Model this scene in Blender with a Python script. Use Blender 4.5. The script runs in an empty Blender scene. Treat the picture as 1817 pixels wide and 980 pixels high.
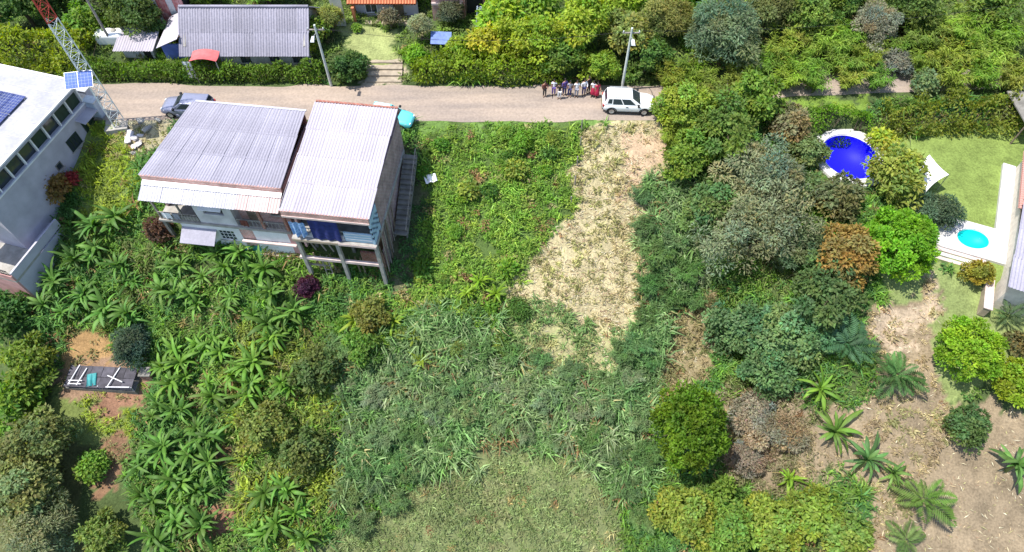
import bpy, bmesh, math, random
import numpy as np
from mathutils import Vector, Matrix
R = math.radians
random.seed(7)
RNG = np.random.default_rng(11)
scn = bpy.context.scene
C = scn.collection
# ------------------------------------------------------------------ camera, sky, sun, exposure
CAM_Z, PITCH, FPX, PW, PH = 41.0, 56.6, 1227.0, 1817, 980
cd = bpy.data.cameras.new('camera'); cam = bpy.data.objects.new('camera', cd); C.objects.link(cam)
cam.location = (0, 0, CAM_Z); cam.rotation_euler = (R(90 - PITCH), 0, 0)
cd.sensor_width = 36; cd.lens = 36 * FPX / PW; cd.clip_end = 5000; cd.clip_start = 0.5
scn.camera = cam
SUN_EL, SUN_AZ = 66, -97            # azimuth clockwise from +Y: high, from the left
w = bpy.data.worlds.new('World'); scn.world = w; w.use_nodes = True
wn = w.node_tree.nodes; bg = wn['Background']
sky = wn.new('ShaderNodeTexSky'); sky.sky_type = 'NISHITA'; sky.sun_disc = False
sky.sun_elevation = R(SUN_EL); sky.sun_rotation = R(SUN_AZ)
w.node_tree.links.new(sky.outputs[0], bg.inputs[0]); bg.inputs[1].default_value = 0.15
sd = bpy.data.lights.new('sun', 'SUN'); sun = bpy.data.objects.new('sun', sd); C.objects.link(sun)
sd.energy = 4.3; sd.angle = R(0.6); sd.color = (1.0, 0.955, 0.88)
sv = Vector((math.sin(R(SUN_AZ)) * math.cos(R(SUN_EL)), math.cos(R(SUN_AZ)) * math.cos(R(SUN_EL)), math.sin(R(SUN_EL))))
sun.rotation_euler = sv.to_track_quat('Z', 'Y').to_euler(); sun.location = (-20, 10, 80)
scn.view_settings.view_transform = 'Standard'; scn.view_settings.look = 'None'
scn.view_settings.exposure = 0.86; scn.view_settings.gamma = 1.0
scn.render.engine = 'CYCLES'; scn.cycles.max_bounces = 6; scn.cycles.transparent_max_bounces = 8

# ------------------------------------------------------------------ terrain height and pixel -> place
def sstep(a, b, v):
    t = np.clip((v - a) / (b - a), 0, 1); return t * t * (3 - 2 * t)
def lerp(a, b, t): return a + (b - a) * t
def hash2(i, j, s=0):
    n = np.sin(i * 127.1 + j * 311.7 + s * 74.7) * 43758.5453
    return n - np.floor(n)
def vnoise(x, y, s=0):
    xi, yi = np.floor(x), np.floor(y); fx, fy = x - xi, y - yi
    fx = fx * fx * (3 - 2 * fx); fy = fy * fy * (3 - 2 * fy)
    a, b = hash2(xi, yi, s), hash2(xi + 1, yi, s); c, d = hash2(xi, yi + 1, s), hash2(xi + 1, yi + 1, s)
    return lerp(lerp(a, b, fx), lerp(c, d, fx), fy)
def fbm(x, y, s=0):
    return (vnoise(x, y, s) + .5 * vnoise(2 * x, 2 * y, s + 1) + .25 * vnoise(4 * x, 4 * y, s + 2)) / 1.75
POOLS = []        # (cx, cy, rx, ry, depth) hollows under the pools
def road_mid(x):
    return np.interp(x, [-80, 0, 12, 25, 45, 90], [45.2, 44.55, 44.7, 46.9, 47.9, 48.6])
def H(x, y):
    x = np.asarray(x, float); y = np.asarray(y, float)
    e = road_mid(x) - 2.35
    d = e - y
    left = -0.45 * np.clip(d, 0, 14.5) - 0.36 * np.clip(d - 14.5, 0, 60)
    right = -1.5 * sstep(0.3, 3.0, d) - 0.33 * np.clip(y * 0 + 28.5 - y, 0, 60)
    wr = sstep(17, 25, x)
    z = lerp(left, right, wr)
    back = sstep(47.6, 50.0, y) * (0.8 + 0.02 * np.clip(y - 50, 0, 400)) * (1 - sstep(14, 22, x)) + sstep(49.5, 54, y) * .8 * sstep(14, 22, x)
    z = z + back
    off = np.clip((np.abs(y - road_mid(x)) - 2.4) / 2.0, 0, 1)
    flat = 1 - wr * sstep(27, 29, y) * (1 - sstep(42, 44, y))
    z = z + (fbm(x * .35, y * .35, 3) - .5) * 0.7 * off * (0.12 + 0.88 * flat)
    for cx, cy, rx, ry, dep in POOLS:
        q = ((x - cx) / rx) ** 2 + ((y - cy) / ry) ** 2
        z = np.where(q < 1, z - dep, z)
    return z
def hz(x, y): return float(H(x, y))
def ray(px, py):
    u = (px - PW / 2) / FPX; v = -(py - PH / 2) / FPX; t = R(PITCH)
    return np.array([u, math.cos(t) + v * math.sin(t), -math.sin(t) + v * math.cos(t)])
def at(px, py, z):
    d = ray(px, py); t = (z - CAM_Z) / d[2]; return d[0] * t, d[1] * t
def P(px, py, h=0.0):
    """place on the ground whose point h metres above it shows at this pixel"""
    d = ray(px, py); t = np.arange(25, 110, .05)
    zz = CAM_Z + d[2] * t; g = H(d[0] * t, d[1] * t) + h
    i = int(np.argmax(zz < g)); return float(d[0] * t[i]), float(d[1] * t[i])
pb = at(1508, 279, -1.45); POOLS.append((pb[0], pb[1], 2.75, 3.1, 1.7))
ps = at(1726, 425, -1.4); POOLS.append((ps[0], ps[1], 1.35, 1.05, .8))

# ------------------------------------------------------------------ objects, parts, meshes
def link(o, parent=None):
    C.objects.link(o)
    if parent is not None: o.parent = parent
    return o
def tag(o, label=None, cat=None, group=None, kind=None):
    if label: o['label'] = label
    if cat: o['category'] = cat
    if group: o['group'] = group
    if kind: o['kind'] = kind
    return o
def thing(name, label, cat, loc=(0, 0, 0), rz=0, group=None):
    o = bpy.data.objects.new(name, None); link(o); o.location = loc; o.rotation_euler = (0, 0, rz)
    o.empty_display_size = .2
    return tag(o, label, cat, group)
def mesh_obj(name, me, parent=None, loc=(0, 0, 0), rot=(0, 0, 0), scale=(1, 1, 1), color=None):
    o = bpy.data.objects.new(name, me); link(o, parent)
    o.location = loc; o.rotation_euler = rot; o.scale = scale
    if color: o.color = (*color[:3], 1)
    return o
class MB:
    """collects faces for ONE mesh"""
    def __init__(s): s.v = []; s.f = []; s.m = []; s.sm = []
    def add(s, vs, fs, mi=0, smooth=False):
        b = len(s.v); s.v += [tuple(v) for v in vs]; s.f += [tuple(b + i for i in f) for f in fs]
        s.m += [mi] * len(fs); s.sm += [smooth] * len(fs); return s
    def hexa(s, p, mi=0):   # 8 points: bottom ring 0-3, top ring 4-7
        return s.add(p, [(3, 2, 1, 0), (4, 5, 6, 7), (0, 1, 5, 4), (1, 2, 6, 5), (2, 3, 7, 6), (3, 0, 4, 7)], mi)
    def box(s, x0, x1, y0, y1, z0, z1, mi=0):
        return s.hexa([(x0, y0, z0), (x1, y0, z0), (x1, y1, z0), (x0, y1, z0), (x0, y0, z1), (x1, y0, z1), (x1, y1, z1), (x0, y1, z1)], mi)
    def bar(s, a, b, t, t2=None, mi=0, up=(0, 0, 1)):
        a = Vector(a); b = Vector(b); d = (b - a).normalized(); u = Vector(up)
        if abs(d.dot(u)) > .95: u = Vector((1, 0, 0))
        x = d.cross(u).normalized(); y = x.cross(d); t2 = t2 or t
        pa = [a + x * i * t / 2 + y * j * t2 / 2 for i, j in ((-1, -1), (1, -1), (1, 1), (-1, 1))]
        return s.hexa(pa + [p + (b - a) for p in pa], mi)
    def tube(s, pts, rad, n=8, mi=0, cap=True, smooth=True):
        pts = [Vector(p) for p in pts]; rad = rad if isinstance(rad, (list, tuple)) else [rad] * len(pts)
        vs = []; prev = None
        for i, p in enumerate(pts):
            d = (pts[min(i + 1, len(pts) - 1)] - pts[max(i - 1, 0)]).normalized()
            u = prev if prev is not None and abs(prev.dot(d)) < .95 else (Vector((0, 1, 0)) if abs(d.y) < .9 else Vector((1, 0, 0)))
            x = d.cross(u).normalized(); u = x.cross(d).normalized(); prev = u
            for k in range(n):
                a = 2 * math.pi * k / n; vs.append(p + (x * math.cos(a) + u * math.sin(a)) * rad[i])
        fs = [(i * n + k, i * n + (k + 1) % n, (i + 1) * n + (k + 1) % n, (i + 1) * n + k) for i in range(len(pts) - 1) for k in range(n)]
        s.add(vs, fs, mi, smooth)
        if cap:
            s.add(vs[:n], [tuple(range(n))[::-1]], mi); s.add(vs[-n:], [tuple(range(n))], mi)
        return s
    def lathe(s, prof, n=16, c=(0, 0, 0), mi=0, axis='z', sx=1, sy=1, smooth=True):
        vs = []
        for r, z in prof:
            for k in range(n):
                a = 2 * math.pi * k / n; x, y = r * math.cos(a) * sx, r * math.sin(a) * sy
                vs.append((c[0] + x, c[1] + y, c[2] + z) if axis == 'z' else (c[0] + x, c[1] + z, c[2] + y))
        fs = [(i * n + k, i * n + (k + 1) % n, (i + 1) * n + (k + 1) % n, (i + 1) * n + k) for i in range(len(prof) - 1) for k in range(n)]
        return s.add(vs, fs, mi, smooth)
    def mesh(s, name, mats):
        me = bpy.data.meshes.new(name); me.from_pydata(s.v, [], s.f)
        for m in (mats if isinstance(mats, (list, tuple)) else [mats]): me.materials.append(m)
        me.polygons.foreach_set('material_index', s.m); me.polygons.foreach_set('use_smooth', s.sm)
        bm = bmesh.new(); bm.from_mesh(me); bmesh.ops.recalc_face_normals(bm, faces=bm.faces); bm.to_mesh(me); bm.free()
        me.update(); return me
    def build(s, name, mats, parent=None, loc=(0, 0, 0), rot=(0, 0, 0), bevel=0, label=None):
        o = mesh_obj(name, s.mesh(name, mats), parent, loc, rot)
        if bevel:
            b = o.modifiers.new('bevel', 'BEVEL'); b.width = bevel; b.segments = 2; b.limit_method = 'ANGLE'
        if label: o['label'] = label
        return o
def B(*a, **k): return MB().box(*a, **k)

# ------------------------------------------------------------------ materials
def mat(name, col, rough=.8, var=.25, scale=3.0, metal=0.0, bump=0.0, col2=None, fine=30.0, spec=.3, rnd=0.0, stretch=None):
    m = bpy.data.materials.new(name); m.use_nodes = True; nt = m.node_tree; N = nt.nodes; L = nt.links
    p = N['Principled BSDF']; p.inputs['Roughness'].default_value = rough; p.inputs['Metallic'].default_value = metal
    p.inputs['Specular IOR Level'].default_value = spec
    tc = N.new('ShaderNodeTexCoord'); n1 = N.new('ShaderNodeTexNoise'); n2 = N.new('ShaderNodeTexNoise')
    n1.inputs['Scale'].default_value = scale; n1.inputs['Detail'].default_value = 6; n2.inputs['Scale'].default_value = fine; n2.inputs['Detail'].default_value = 4
    L.new(tc.outputs['Object'], n1.inputs['Vector']); L.new(tc.outputs['Object'], n2.inputs['Vector'])
    if stretch:
        mp = N.new('ShaderNodeMapping'); mp.inputs['Scale'].default_value = stretch; L.new(tc.outputs['Object'], mp.inputs['Vector']); L.new(mp.outputs[0], n1.inputs['Vector'])
    r = N.new('ShaderNodeMapRange'); r.inputs[1].default_value = .35; r.inputs[2].default_value = .65; L.new(n1.outputs[0], r.inputs[0])
    mx = N.new('ShaderNodeMix'); mx.data_type = 'RGBA'
    c2 = col2 or tuple(c * (1 - var) for c in col)
    mx.inputs[6].default_value = (*col, 1); mx.inputs[7].default_value = (*c2, 1); L.new(r.outputs[0], mx.inputs[0])
    hs = N.new('ShaderNodeHueSaturation'); L.new(mx.outputs[2], hs.inputs['Color'])
    ma = N.new('ShaderNodeMapRange'); ma.inputs[1].default_value = .3; ma.inputs[2].default_value = .7
    ma.inputs[3].default_value = 1 - var * .5; ma.inputs[4].default_value = 1 + var * .5; L.new(n2.outputs[0], ma.inputs[0])
    val = ma.outputs[0]
    if rnd:
        oi = N.new('ShaderNodeObjectInfo'); mr = N.new('ShaderNodeMapRange'); mr.inputs[3].default_value = 1 - rnd; mr.inputs[4].default_value = 1 + rnd
        L.new(oi.outputs['Random'], mr.inputs[0]); mu = N.new('ShaderNodeMath'); mu.operation = 'MULTIPLY'
        L.new(val, mu.inputs[0]); L.new(mr.outputs[0], mu.inputs[1]); val = mu.outputs[0]
    L.new(val, hs.inputs['Value']); L.new(hs.outputs[0], p.inputs['Base Color'])
    if bump:
        b = N.new('ShaderNodeBump'); b.inputs['Strength'].default_value = bump; b.inputs['Distance'].default_value = .03
        L.new(n2.outputs[0], b.inputs['Height']); L.new(b.outputs[0], p.inputs['Normal'])
    return m
def mat_leaf(name, trans=.35, rough=.55, use_obj=True, spec=.25):
    m = bpy.data.materials.new(name); m.use_nodes = True; nt = m.node_tree; N = nt.nodes; L = nt.links
    p = N['Principled BSDF']; p.inputs['Roughness'].default_value = rough; p.inputs['Specular IOR Level'].default_value = spec
    a = N.new('ShaderNodeAttribute'); a.attribute_name = 'Col'; col = a.outputs['Color']
    if use_obj:
        oi = N.new('ShaderNodeObjectInfo'); mx = N.new('ShaderNodeMix'); mx.data_type = 'RGBA'; mx.blend_type = 'MULTIPLY'; mx.inputs[0].default_value = 1
        L.new(col, mx.inputs[6]); L.new(oi.outputs['Color'], mx.inputs[7]); col = mx.outputs[2]
    L.new(col, p.inputs['Base Color'])
    t = N.new('ShaderNodeBsdfTranslucent'); hs = N.new('ShaderNodeHueSaturation'); hs.inputs['Hue'].default_value = .495; hs.inputs['Saturation'].default_value = 1.15; hs.inputs['Value'].default_value = 1.25
    L.new(col, hs.inputs['Color']); L.new(hs.outputs[0], t.inputs['Color'])
    ms = N.new('ShaderNodeMixShader'); ms.inputs[0].default_value = trans
    L.new(p.outputs[0], ms.inputs[1]); L.new(t.outputs[0], ms.inputs[2]); L.new(ms.outputs[0], N['Material Output'].inputs[0])
    return m
def mat_ground():
    m = bpy.data.materials.new('ground_soil'); m.use_nodes = True; nt = m.node_tree; N = nt.nodes; L = nt.links
    p = N['Principled BSDF']; p.inputs['Roughness'].default_value = .95; p.inputs['Specular IOR Level'].default_value = .1
    a = N.new('ShaderNodeAttribute'); a.attribute_name = 'Col'; tc = N.new('ShaderNodeTexCoord')
    n1 = N.new('ShaderNodeTexNoise'); n1.inputs['Scale'].default_value = .9; n1.inputs['Detail'].default_value = 8; n1.inputs['Roughness'].default_value = .65
    n2 = N.new('ShaderNodeTexNoise'); n2.inputs['Scale'].default_value = 7; n2.inputs['Detail'].default_value = 6
    for n in (n1, n2): L.new(tc.outputs['Object'], n.inputs['Vector'])
    ad = N.new('ShaderNodeMath'); ad.operation = 'ADD'; L.new(n1.outputs[0], ad.inputs[0]); L.new(n2.outputs[0], ad.inputs[1])
    r = N.new('ShaderNodeMapRange'); r.inputs[1].default_value = .7; r.inputs[2].default_value = 1.3; r.inputs[3].default_value = .62; r.inputs[4].default_value = 1.35
    L.new(ad.outputs[0], r.inputs[0]); hs = N.new('ShaderNodeHueSaturation'); L.new(a.outputs['Color'], hs.inputs['Color']); L.new(r.outputs[0], hs.inputs['Value'])
    L.new(hs.outputs[0], p.inputs['Base Color'])
    b = N.new('ShaderNodeBump'); b.inputs['Strength'].default_value = .8; b.inputs['Distance'].default_value = .08; L.new(ad.outputs[0], b.inputs['Height']); L.new(b.outputs[0], p.inputs['Normal'])
    return m
def mat_brick(name, c1, c2, mortar, scale=1.0):
    m = bpy.data.materials.new(name); m.use_nodes = True; nt = m.node_tree; N = nt.nodes; L = nt.links
    p = N['Principled BSDF']; p.inputs['Roughness'].default_value = .9; tc = N.new('ShaderNodeTexCoord')
    ge = N.new('ShaderNodeSeparateXYZ'); L.new(tc.outputs['Object'], ge.inputs[0]); ad = N.new('ShaderNodeMath'); ad.operation = 'ADD'
    L.new(ge.outputs[0], ad.inputs[0]); L.new(ge.outputs[1], ad.inputs[1]); cb = N.new('ShaderNodeCombineXYZ'); L.new(ad.outputs[0], cb.inputs[0]); L.new(ge.outputs[2], cb.inputs[1])
    br = N.new('ShaderNodeTexBrick'); br.inputs['Color1'].default_value = (*c1, 1); br.inputs['Color2'].default_value = (*c2, 1); br.inputs['Mortar'].default_value = (*mortar, 1)
    br.inputs['Scale'].default_value = scale; br.inputs['Brick Width'].default_value = .33; br.inputs['Row Height'].default_value = .2; br.inputs['Mortar Size'].default_value = .018
    L.new(cb.outputs[0], br.inputs['Vector']); n = N.new('ShaderNodeTexNoise'); n.inputs['Scale'].default_value = 1.5; n.inputs['Detail'].default_value = 6; L.new(tc.outputs['Object'], n.inputs['Vector'])
    r = N.new('ShaderNodeMapRange'); r.inputs[1].default_value = .3; r.inputs[2].default_value = .7; r.inputs[3].default_value = .65; r.inputs[4].default_value = 1.2; L.new(n.outputs[0], r.inputs[0])
    hs = N.new('ShaderNodeHueSaturation'); L.new(br.outputs[0], hs.inputs['Color']); L.new(r.outputs[0], hs.inputs['Value']); L.new(hs.outputs[0], p.inputs['Base Color'])
    b = N.new('ShaderNodeBump'); b.inputs['Strength'].default_value = .5; b.inputs['Distance'].default_value = .02; L.new(br.outputs[1], b.inputs['Height']); b.invert = True; L.new(b.outputs[0], p.inputs['Normal'])
    return m
def mat_water(name, tint):
    m = bpy.data.materials.new(name); m.use_nodes = True; nt = m.node_tree; N = nt.nodes; L = nt.links
    t = N.new('ShaderNodeBsdfTransparent'); t.inputs[0].default_value = (*tint, 1); g = N.new('ShaderNodeBsdfGlossy'); g.inputs['Roughness'].default_value = .05
    f = N.new('ShaderNodeFresnel'); f.inputs[0].default_value = 1.33; ms = N.new('ShaderNodeMixShader'); n = N.new('ShaderNodeTexNoise'); n.inputs['Scale'].default_value = 3
    b = N.new('ShaderNodeBump'); b.inputs['Strength'].default_value = .15; b.inputs['Distance'].default_value = .05; L.new(n.outputs[0], b.inputs['Height'])
    L.new(b.outputs[0], g.inputs['Normal']); L.new(f.outputs[0], ms.inputs[0]); L.new(t.outputs[0], ms.inputs[1]); L.new(g.outputs[0], ms.inputs[2]); L.new(ms.outputs[0], N['Material Output'].inputs[0])
    return m
M = {
 'leaf': mat_leaf('leaf', .5), 'weed': mat_leaf('weed_blades', .5, .6, False), 'straw': mat_leaf('dry_straw', .1, .8, False, .1), 'banana': mat_leaf('banana_leaf', .4, .55),
 'ground': mat_ground(), 'bark': mat('bark', (.13, .10, .07), .95, .5, 5, bump=.5),
 'stemgreen': mat('green_stem', (.14, .17, .05), .7, .4, 5),
 'road': mat('road_dirt', (.33, .262, .208), .95, .26, 1.0, bump=.3, col2=(.225, .185, .158), fine=5, stretch=(.09, .75, 1)),
 'concrete': mat('concrete', (.36, .34, .31), .9, .3, 2, bump=.2), 'concrete_dark': mat('weathered_concrete', (.2, .19, .17), .9, .4, 2, bump=.2),
 'white': mat('white_paint', (.72, .71, .72), .7, .18, 1.2), 'offwhite': mat('stained_white_render', (.6, .57, .58), .85, .3, 1.0, bump=.1),
 'pinkwhite': mat('pale_pink_render', (.6, .48, .45), .85, .25, 1.2), 'pink': mat('pink_render', (.55, .30, .28), .85, .3, 1.2),
 'lav': mat('pale_lavender_render', (.46, .44, .5), .85, .2, .8, bump=.1), 'lightblue': mat('light_blue_render', (.36, .5, .62), .8, .2, 1),
 'blue': mat('blue_paint', (.12, .17, .48), .6, .3, 2), 'navy': mat('navy_fabric', (.025, .035, .17), .8, .4, 3), 'skyfab': mat('pale_blue_fabric', (.35, .52, .72), .8, .3, 6, col2=(.12, .22, .5)),
 'roofA': mat('grey_fibre_cement', (.30, .29, .345), .8, .2, .35, col2=(.225, .215, .262), bump=.1, rnd=.09, fine=6),
 'roofB': mat('pale_zinc_sheet', (.40, .37, .41), .8, .16, .5, col2=(.335, .31, .345), bump=.1, rnd=.07, fine=6),
 'roofC': mat('dark_grey_sheet', (.25, .24, .29), .75, .3, .5, col2=(.17, .165, .2), rnd=.12, fine=6),
 'roofW': mat('white_roof_sheet', (.46, .45, .49), .6, .2, .45, col2=(.36, .355, .4), rnd=.06, fine=5), 'roofL': mat('weathered_white_roof', (.37, .365, .4), .7, .25, .5, col2=(.28, .28, .31), fine=4), 'roofP': mat('pinkish_roof_sheet', (.55, .42, .40), .7, .2, .6, rnd=.08),
 'brick': mat_brick('red_brick', (.36, .14, .10), (.28, .10, .075), (.33, .27, .23)), 'brickpink': mat_brick('pale_red_brick', (.55, .30, .26), (.48, .25, .215), (.5, .42, .38)),
 'brickmauve': mat_brick('mauve_brick', (.33, .2, .2), (.27, .17, .17), (.38, .32, .31)),
 'wood': mat('weathered_wood', (.21, .16, .115), .9, .4, 4, bump=.3), 'woodgrey': mat('grey_timber', (.32, .28, .25), .9, .35, 4, bump=.3), 'dark': mat('dark_interior', (.03, .028, .027), .9, .3), 'earth': mat('bare_earth', (.23, .135, .075), .98, .45, 1.4, bump=.6),  # near-black 'dark' tone stands in for shade inside openings and gaps
 'glass': mat('window_glass', (.03, .04, .05), .08, .1, 1, spec=.6), 'greenpaint': mat('green_paint', (.025, .05, .03), .6, .3, 3), 'yellow': mat('yellow_paint', (.6, .5, .1), .6, .2),
 'steel': mat('galvanised_steel', (.5, .52, .53), .45, .2, 5, metal=.4), 'towerred': mat('tower_red', (.5, .07, .05), .5, .2), 'towerwhite': mat('tower_white', (.7, .74, .72), .5, .2),
 'solar': mat('solar_cells', (.045, .06, .19), .25, .3, 1.2, spec=.6, rnd=.15), 'solarblue': mat('blue_solar_cells', (.08, .14, .42), .6, .2, 1.2, spec=.15, rnd=.1), 'cabinet': mat('grey_blue_cabinet', (.42, .48, .58), .5, .2),
 'teal': mat('teal_paint', (.12, .55, .58), .3, .05, spec=.5), 'carwhite': mat('car_white', (.8, .8, .8), .3, .04, spec=.5), 'carsilver': mat('car_grey', (.26, .27, .36), .3, .06, metal=.3, spec=.5), 'black': mat('black_plastic', (.02, .02, .022), .6, .2), 'slate': mat('dark_slate', (.075, .07, .085), .8, .4, 2, rnd=.3), 'tyre': mat('tyre_rubber', (.018, .018, .018), .85, .2), 'rim': mat('alloy_rim', (.45, .46, .48), .3, .1, metal=.7),
 'palepole': mat('pale_pole', (.55, .58, .54), .8, .2), 'lampglass': mat('lamp_glass', (.7, .72, .72), .15, .05, spec=.6), 'redglass': mat('tail_lamp_red', (.45, .02, .02), .2, .1, spec=.6), 'tealtarp': mat('teal_tarp', (.04, .26, .27), .6, .3), 'bluetarp': mat('blue_tarp', (.15, .22, .5), .6, .3), 'red': mat('red_tarp', (.62, .13, .13), .6, .25, 2),
 'redclad': mat('faded_red_cladding', (.42, .11, .11), .7, .4, 2, col2=(.6, .33, .32)), 'orange': mat('orange_tile', (.55, .19, .09), .8, .3, 2), 'cream': mat('cream_render', (.6, .55, .47), .85, .2), 'deck': mat('white_pool_deck', (.52, .505, .49), .8, .1, 1, bump=.05),
 'liner': mat('blue_pool_liner', (.03, .02, .72), .5, .06, 1), 'linercyan': mat('cyan_pool_liner', (.01, .68, .68), .5, .05, 1), 'water': mat_water('pool_water', (.6, .62, 1)), 'watercyan': mat_water('small_pool_water', (.7, 1, 1)),
 'pinktile': mat('terracotta_pink_tile', (.5, .27, .23), .7, .25, 2), 'stone': mat('pale_stone', (.36, .30, .225), .9, .3, 2, bump=.3), 'rubble': mat('grey_rubble', (.34, .33, .3), .9, .4, 3, bump=.3),
 'skin': mat('skin', (.32, .18, .115), .6, .1), 'hair': mat('dark_hair', (.015, .012, .01), .6, .2), 'maroon': mat('maroon', (.10, .03, .045), .8, .3),
 'cloth_white': mat('white_cloth', (.75, .74, .77), .85, .1, 8), 'cloth_navy': mat('navy_cloth', (.03, .035, .13), .85, .2, 8), 'cloth_dark': mat('black_cloth', (.02, .02, .025), .85, .2, 8), 'cloth_red': mat('red_cloth', (.5, .03, .08), .85, .2, 8), 'cloth_purple': mat('purple_cloth', (.13, .08, .3), .85, .2, 8), 'cloth_grey': mat('grey_cloth', (.3, .3, .35), .85, .2, 8), 'cloth_brown': mat('brown_cloth', (.16, .05, .04), .85, .2, 8),
}
# ------------------------------------------------------------------ ground cover zones (pixel outlines dropped onto the slope)
# name: (outline, soil colour, weed density 0-1, weed height, [weed colours], blade share)
G1, G2, G3 = (.115, .22, .03), (.165, .275, .04), (.085, .18, .04)
BG1, BG2, BG3 = (.065, .15, .045), (.10, .185, .06), (.04, .085, .032)
YG1, YG2 = (.22, .27, .03), (.28, .31, .05)
OL1, OL2 = (.12, .14, .05), (.17, .17, .07)
TAN = (.34, .29, .16)
ZONES = [
 ('slope', None, (.06, .085, .03), 1.0, .75, [G3, BG1, G1, OL1], .6),
 ('roadside_back', [(-400, -120), (2300, -120), (2300, 150), (-400, 150)], (.06, .09, .03), .5, .5, [G1, OL1, G2], .4),
 ('left_gap', [(120, 215), (245, 215), (245, 400), (140, 420), (110, 330)], (.13, .17, .05), .9, .45, [G2, YG1, (.17, .22, .04)], .7),
 ('rubble_bank', [(205, 195), (330, 190), (300, 250), (250, 290), (215, 250)], (.30, .27, .17), .25, .3, [OL2, YG1], .7),
 ('bright_weeds', [(735, 222), (1040, 222), (1030, 300), (1010, 400), (950, 470), (920, 560), (840, 600), (700, 600), (690, 520), (750, 470), (742, 300)], (.07, .11, .03), 1.0, .55, [(.10, .22, .03), (.17, .28, .05), G1, (.22, .29, .05), (.11, .2, .03), (.14, .26, .04)], .45),
 ('house_shade', [(690, 250), (745, 250), (750, 500), (700, 540)], (.08, .085, .045), .5, .4, [G3, BG1], .5),  # dull soil and darker weed colours paint in the stilt house's shadow
 ('verge', [(740, 212), (1035, 212), (1035, 232), (740, 236)], (.12, .2, .05), .8, .2, [G2, (.16, .25, .05)], .8),
 ('cane_mass', [(560, 600), (840, 560), (930, 560), (1000, 620), (1120, 560), (1110, 430), (1130, 360), (1230, 330), (1270, 480), (1200, 560), (1170, 700), (1180, 860), (1100, 900), (900, 800), (700, 880), (600, 900), (560, 760)], (.06, .085, .04), 1.0, 1.0, [(.08, .165, .055), (.13, .215, .08), BG2, (.19, .25, .12), (.10, .19, .05), (.2, .24, .13)], .8),
 ('low_mound', [(700, 900), (800, 830), (900, 800), (1050, 830), (1110, 900), (1120, 1100), (500, 1100), (520, 960), (640, 930)], (.13, .15, .065), 1.0, .35, [(.15, .175, .075), (.17, .215, .09), (.14, .19, .065), (.2, .2, .1)], .5),
 ('cut_strip', [(1035, 213), (1180, 218), (1190, 330), (1130, 375), (1150, 450), (1130, 570), (1075, 640), (950, 630), (900, 570), (935, 470), (985, 415), (1015, 370), (1022, 300)], (.36, .31, .18), .4, .3, [(.28, .29, .11), OL2, TAN], .8),
 ('cut_fringe', [(900, 560), (960, 540), (1060, 600), (1110, 590), (1080, 660), (960, 680), (890, 640)], (.27, .26, .13), .7, .5, [OL2, BG2, (.27, .27, .12)], .8),
 ('cut_red', [(1090, 235), (1175, 240), (1175, 320), (1100, 340)], (.40, .29, .19), .12, .3, [TAN, OL2], .8),
 ('brown_strip', [(1180, 560), (1270, 500), (1280, 640), (1240, 690), (1165, 680)], (.22, .18, .10), .6, .45, [OL2, (.21, .17, .09), OL1], .7),
 ('brown_brush', [(1280, 690), (1440, 690), (1460, 860), (1290, 880)], (.21, .165, .11), .9, .6, [(.2, .165, .11), (.25, .21, .14), OL1, (.17, .14, .09)], .4),
 ('garden_lawn', [(1540, 225), (1900, 225), (1900, 540), (1700, 500), (1640, 410), (1560, 330)], (.16, .215, .055), .0, .1, [G2], .9),
 ('back_lawn', [(598, 50), (725, 50), (716, 112), (640, 112)], (.25, .28, .11), .0, .1, [G2], .9),
 ('drive', [(640, 108), (716, 108), (716, 160), (650, 160)], (.36, .3, .22), .0, .1, [G2], .9),
 ('strip_lawn', [(1350, 165), (1545, 172), (1540, 195), (1420, 195)], (.13, .2, .035), .8, .2, [(.15, .24, .04), YG1], .8),
 ('low_lawn', [(1550, 470), (1680, 470), (1817, 540), (1900, 700), (1680, 700), (1640, 540), (1560, 520)], (.18, .22, .08), .0, .2, [G2], .9),
 ('dirt_slope', [(1560, 540), (1640, 505), (1680, 560), (1660, 640), (1700, 700), (1820, 740), (1900, 760), (1950, 1100), (1520, 1100), (1520, 880), (1440, 850), (1430, 770), (1530, 690), (1540, 600)], (.205, .16, .105), .5, .22, [OL2, (.2, .2, .09), TAN, (.22, .17, .1)], .75),
 ('pale_dirt', [(1570, 560), (1640, 515), (1680, 560), (1640, 600), (1560, 640)], (.33, .26, .185), .1, .2, [TAN], .7),
 ('terrace_soil', [(105, 590), (200, 590), (215, 650), (110, 655)], (.25, .155, .07), .12, .3, [OL2], .7),
 ('shed_floor', [(105, 650), (260, 645), (265, 705), (110, 710)], (.2, .13, .085), .05, .2, [OL2], .7),
 ('left_grass', [(110, 700), (250, 700), (240, 800), (130, 800)], (.12, .15, .045), 1.0, .3, [G2, YG1, OL2], .8),
 ('red_soil', [(178, 705), (255, 700), (250, 738), (185, 740)], (.2, .11, .07), .15, .2, [OL2], .7),
 ('red_soil', [(165, 790), (215, 780), (228, 890), (185, 900)], (.17, .10, .06), .3, .2, [OL2], .7),
 ('red_soil', [(395, 770), (450, 760), (440, 880), (400, 890)], (.12, .075, .05), .12, .2, [OL1], .7),
 ('red_soil', [(330, 900), (420, 890), (410, 960), (340, 960)], (.18, .09, .06), .3, .2, [OL2], .7),
 ('left_olive', [(-200, 720), (110, 720), (160, 860), (130, 1100), (-200, 1100)], (.08, .085, .035), 1.0, .7, [OL1, G3, (.12, .15, .045), OL2], .5),
 ('mid_left', [(420, 590), (600, 560), (620, 760), (560, 960), (420, 960)], (.07, .075, .03), 1.0, .8, [G3, G1, OL1, YG1, (.14, .2, .04)], .5),
]
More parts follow.
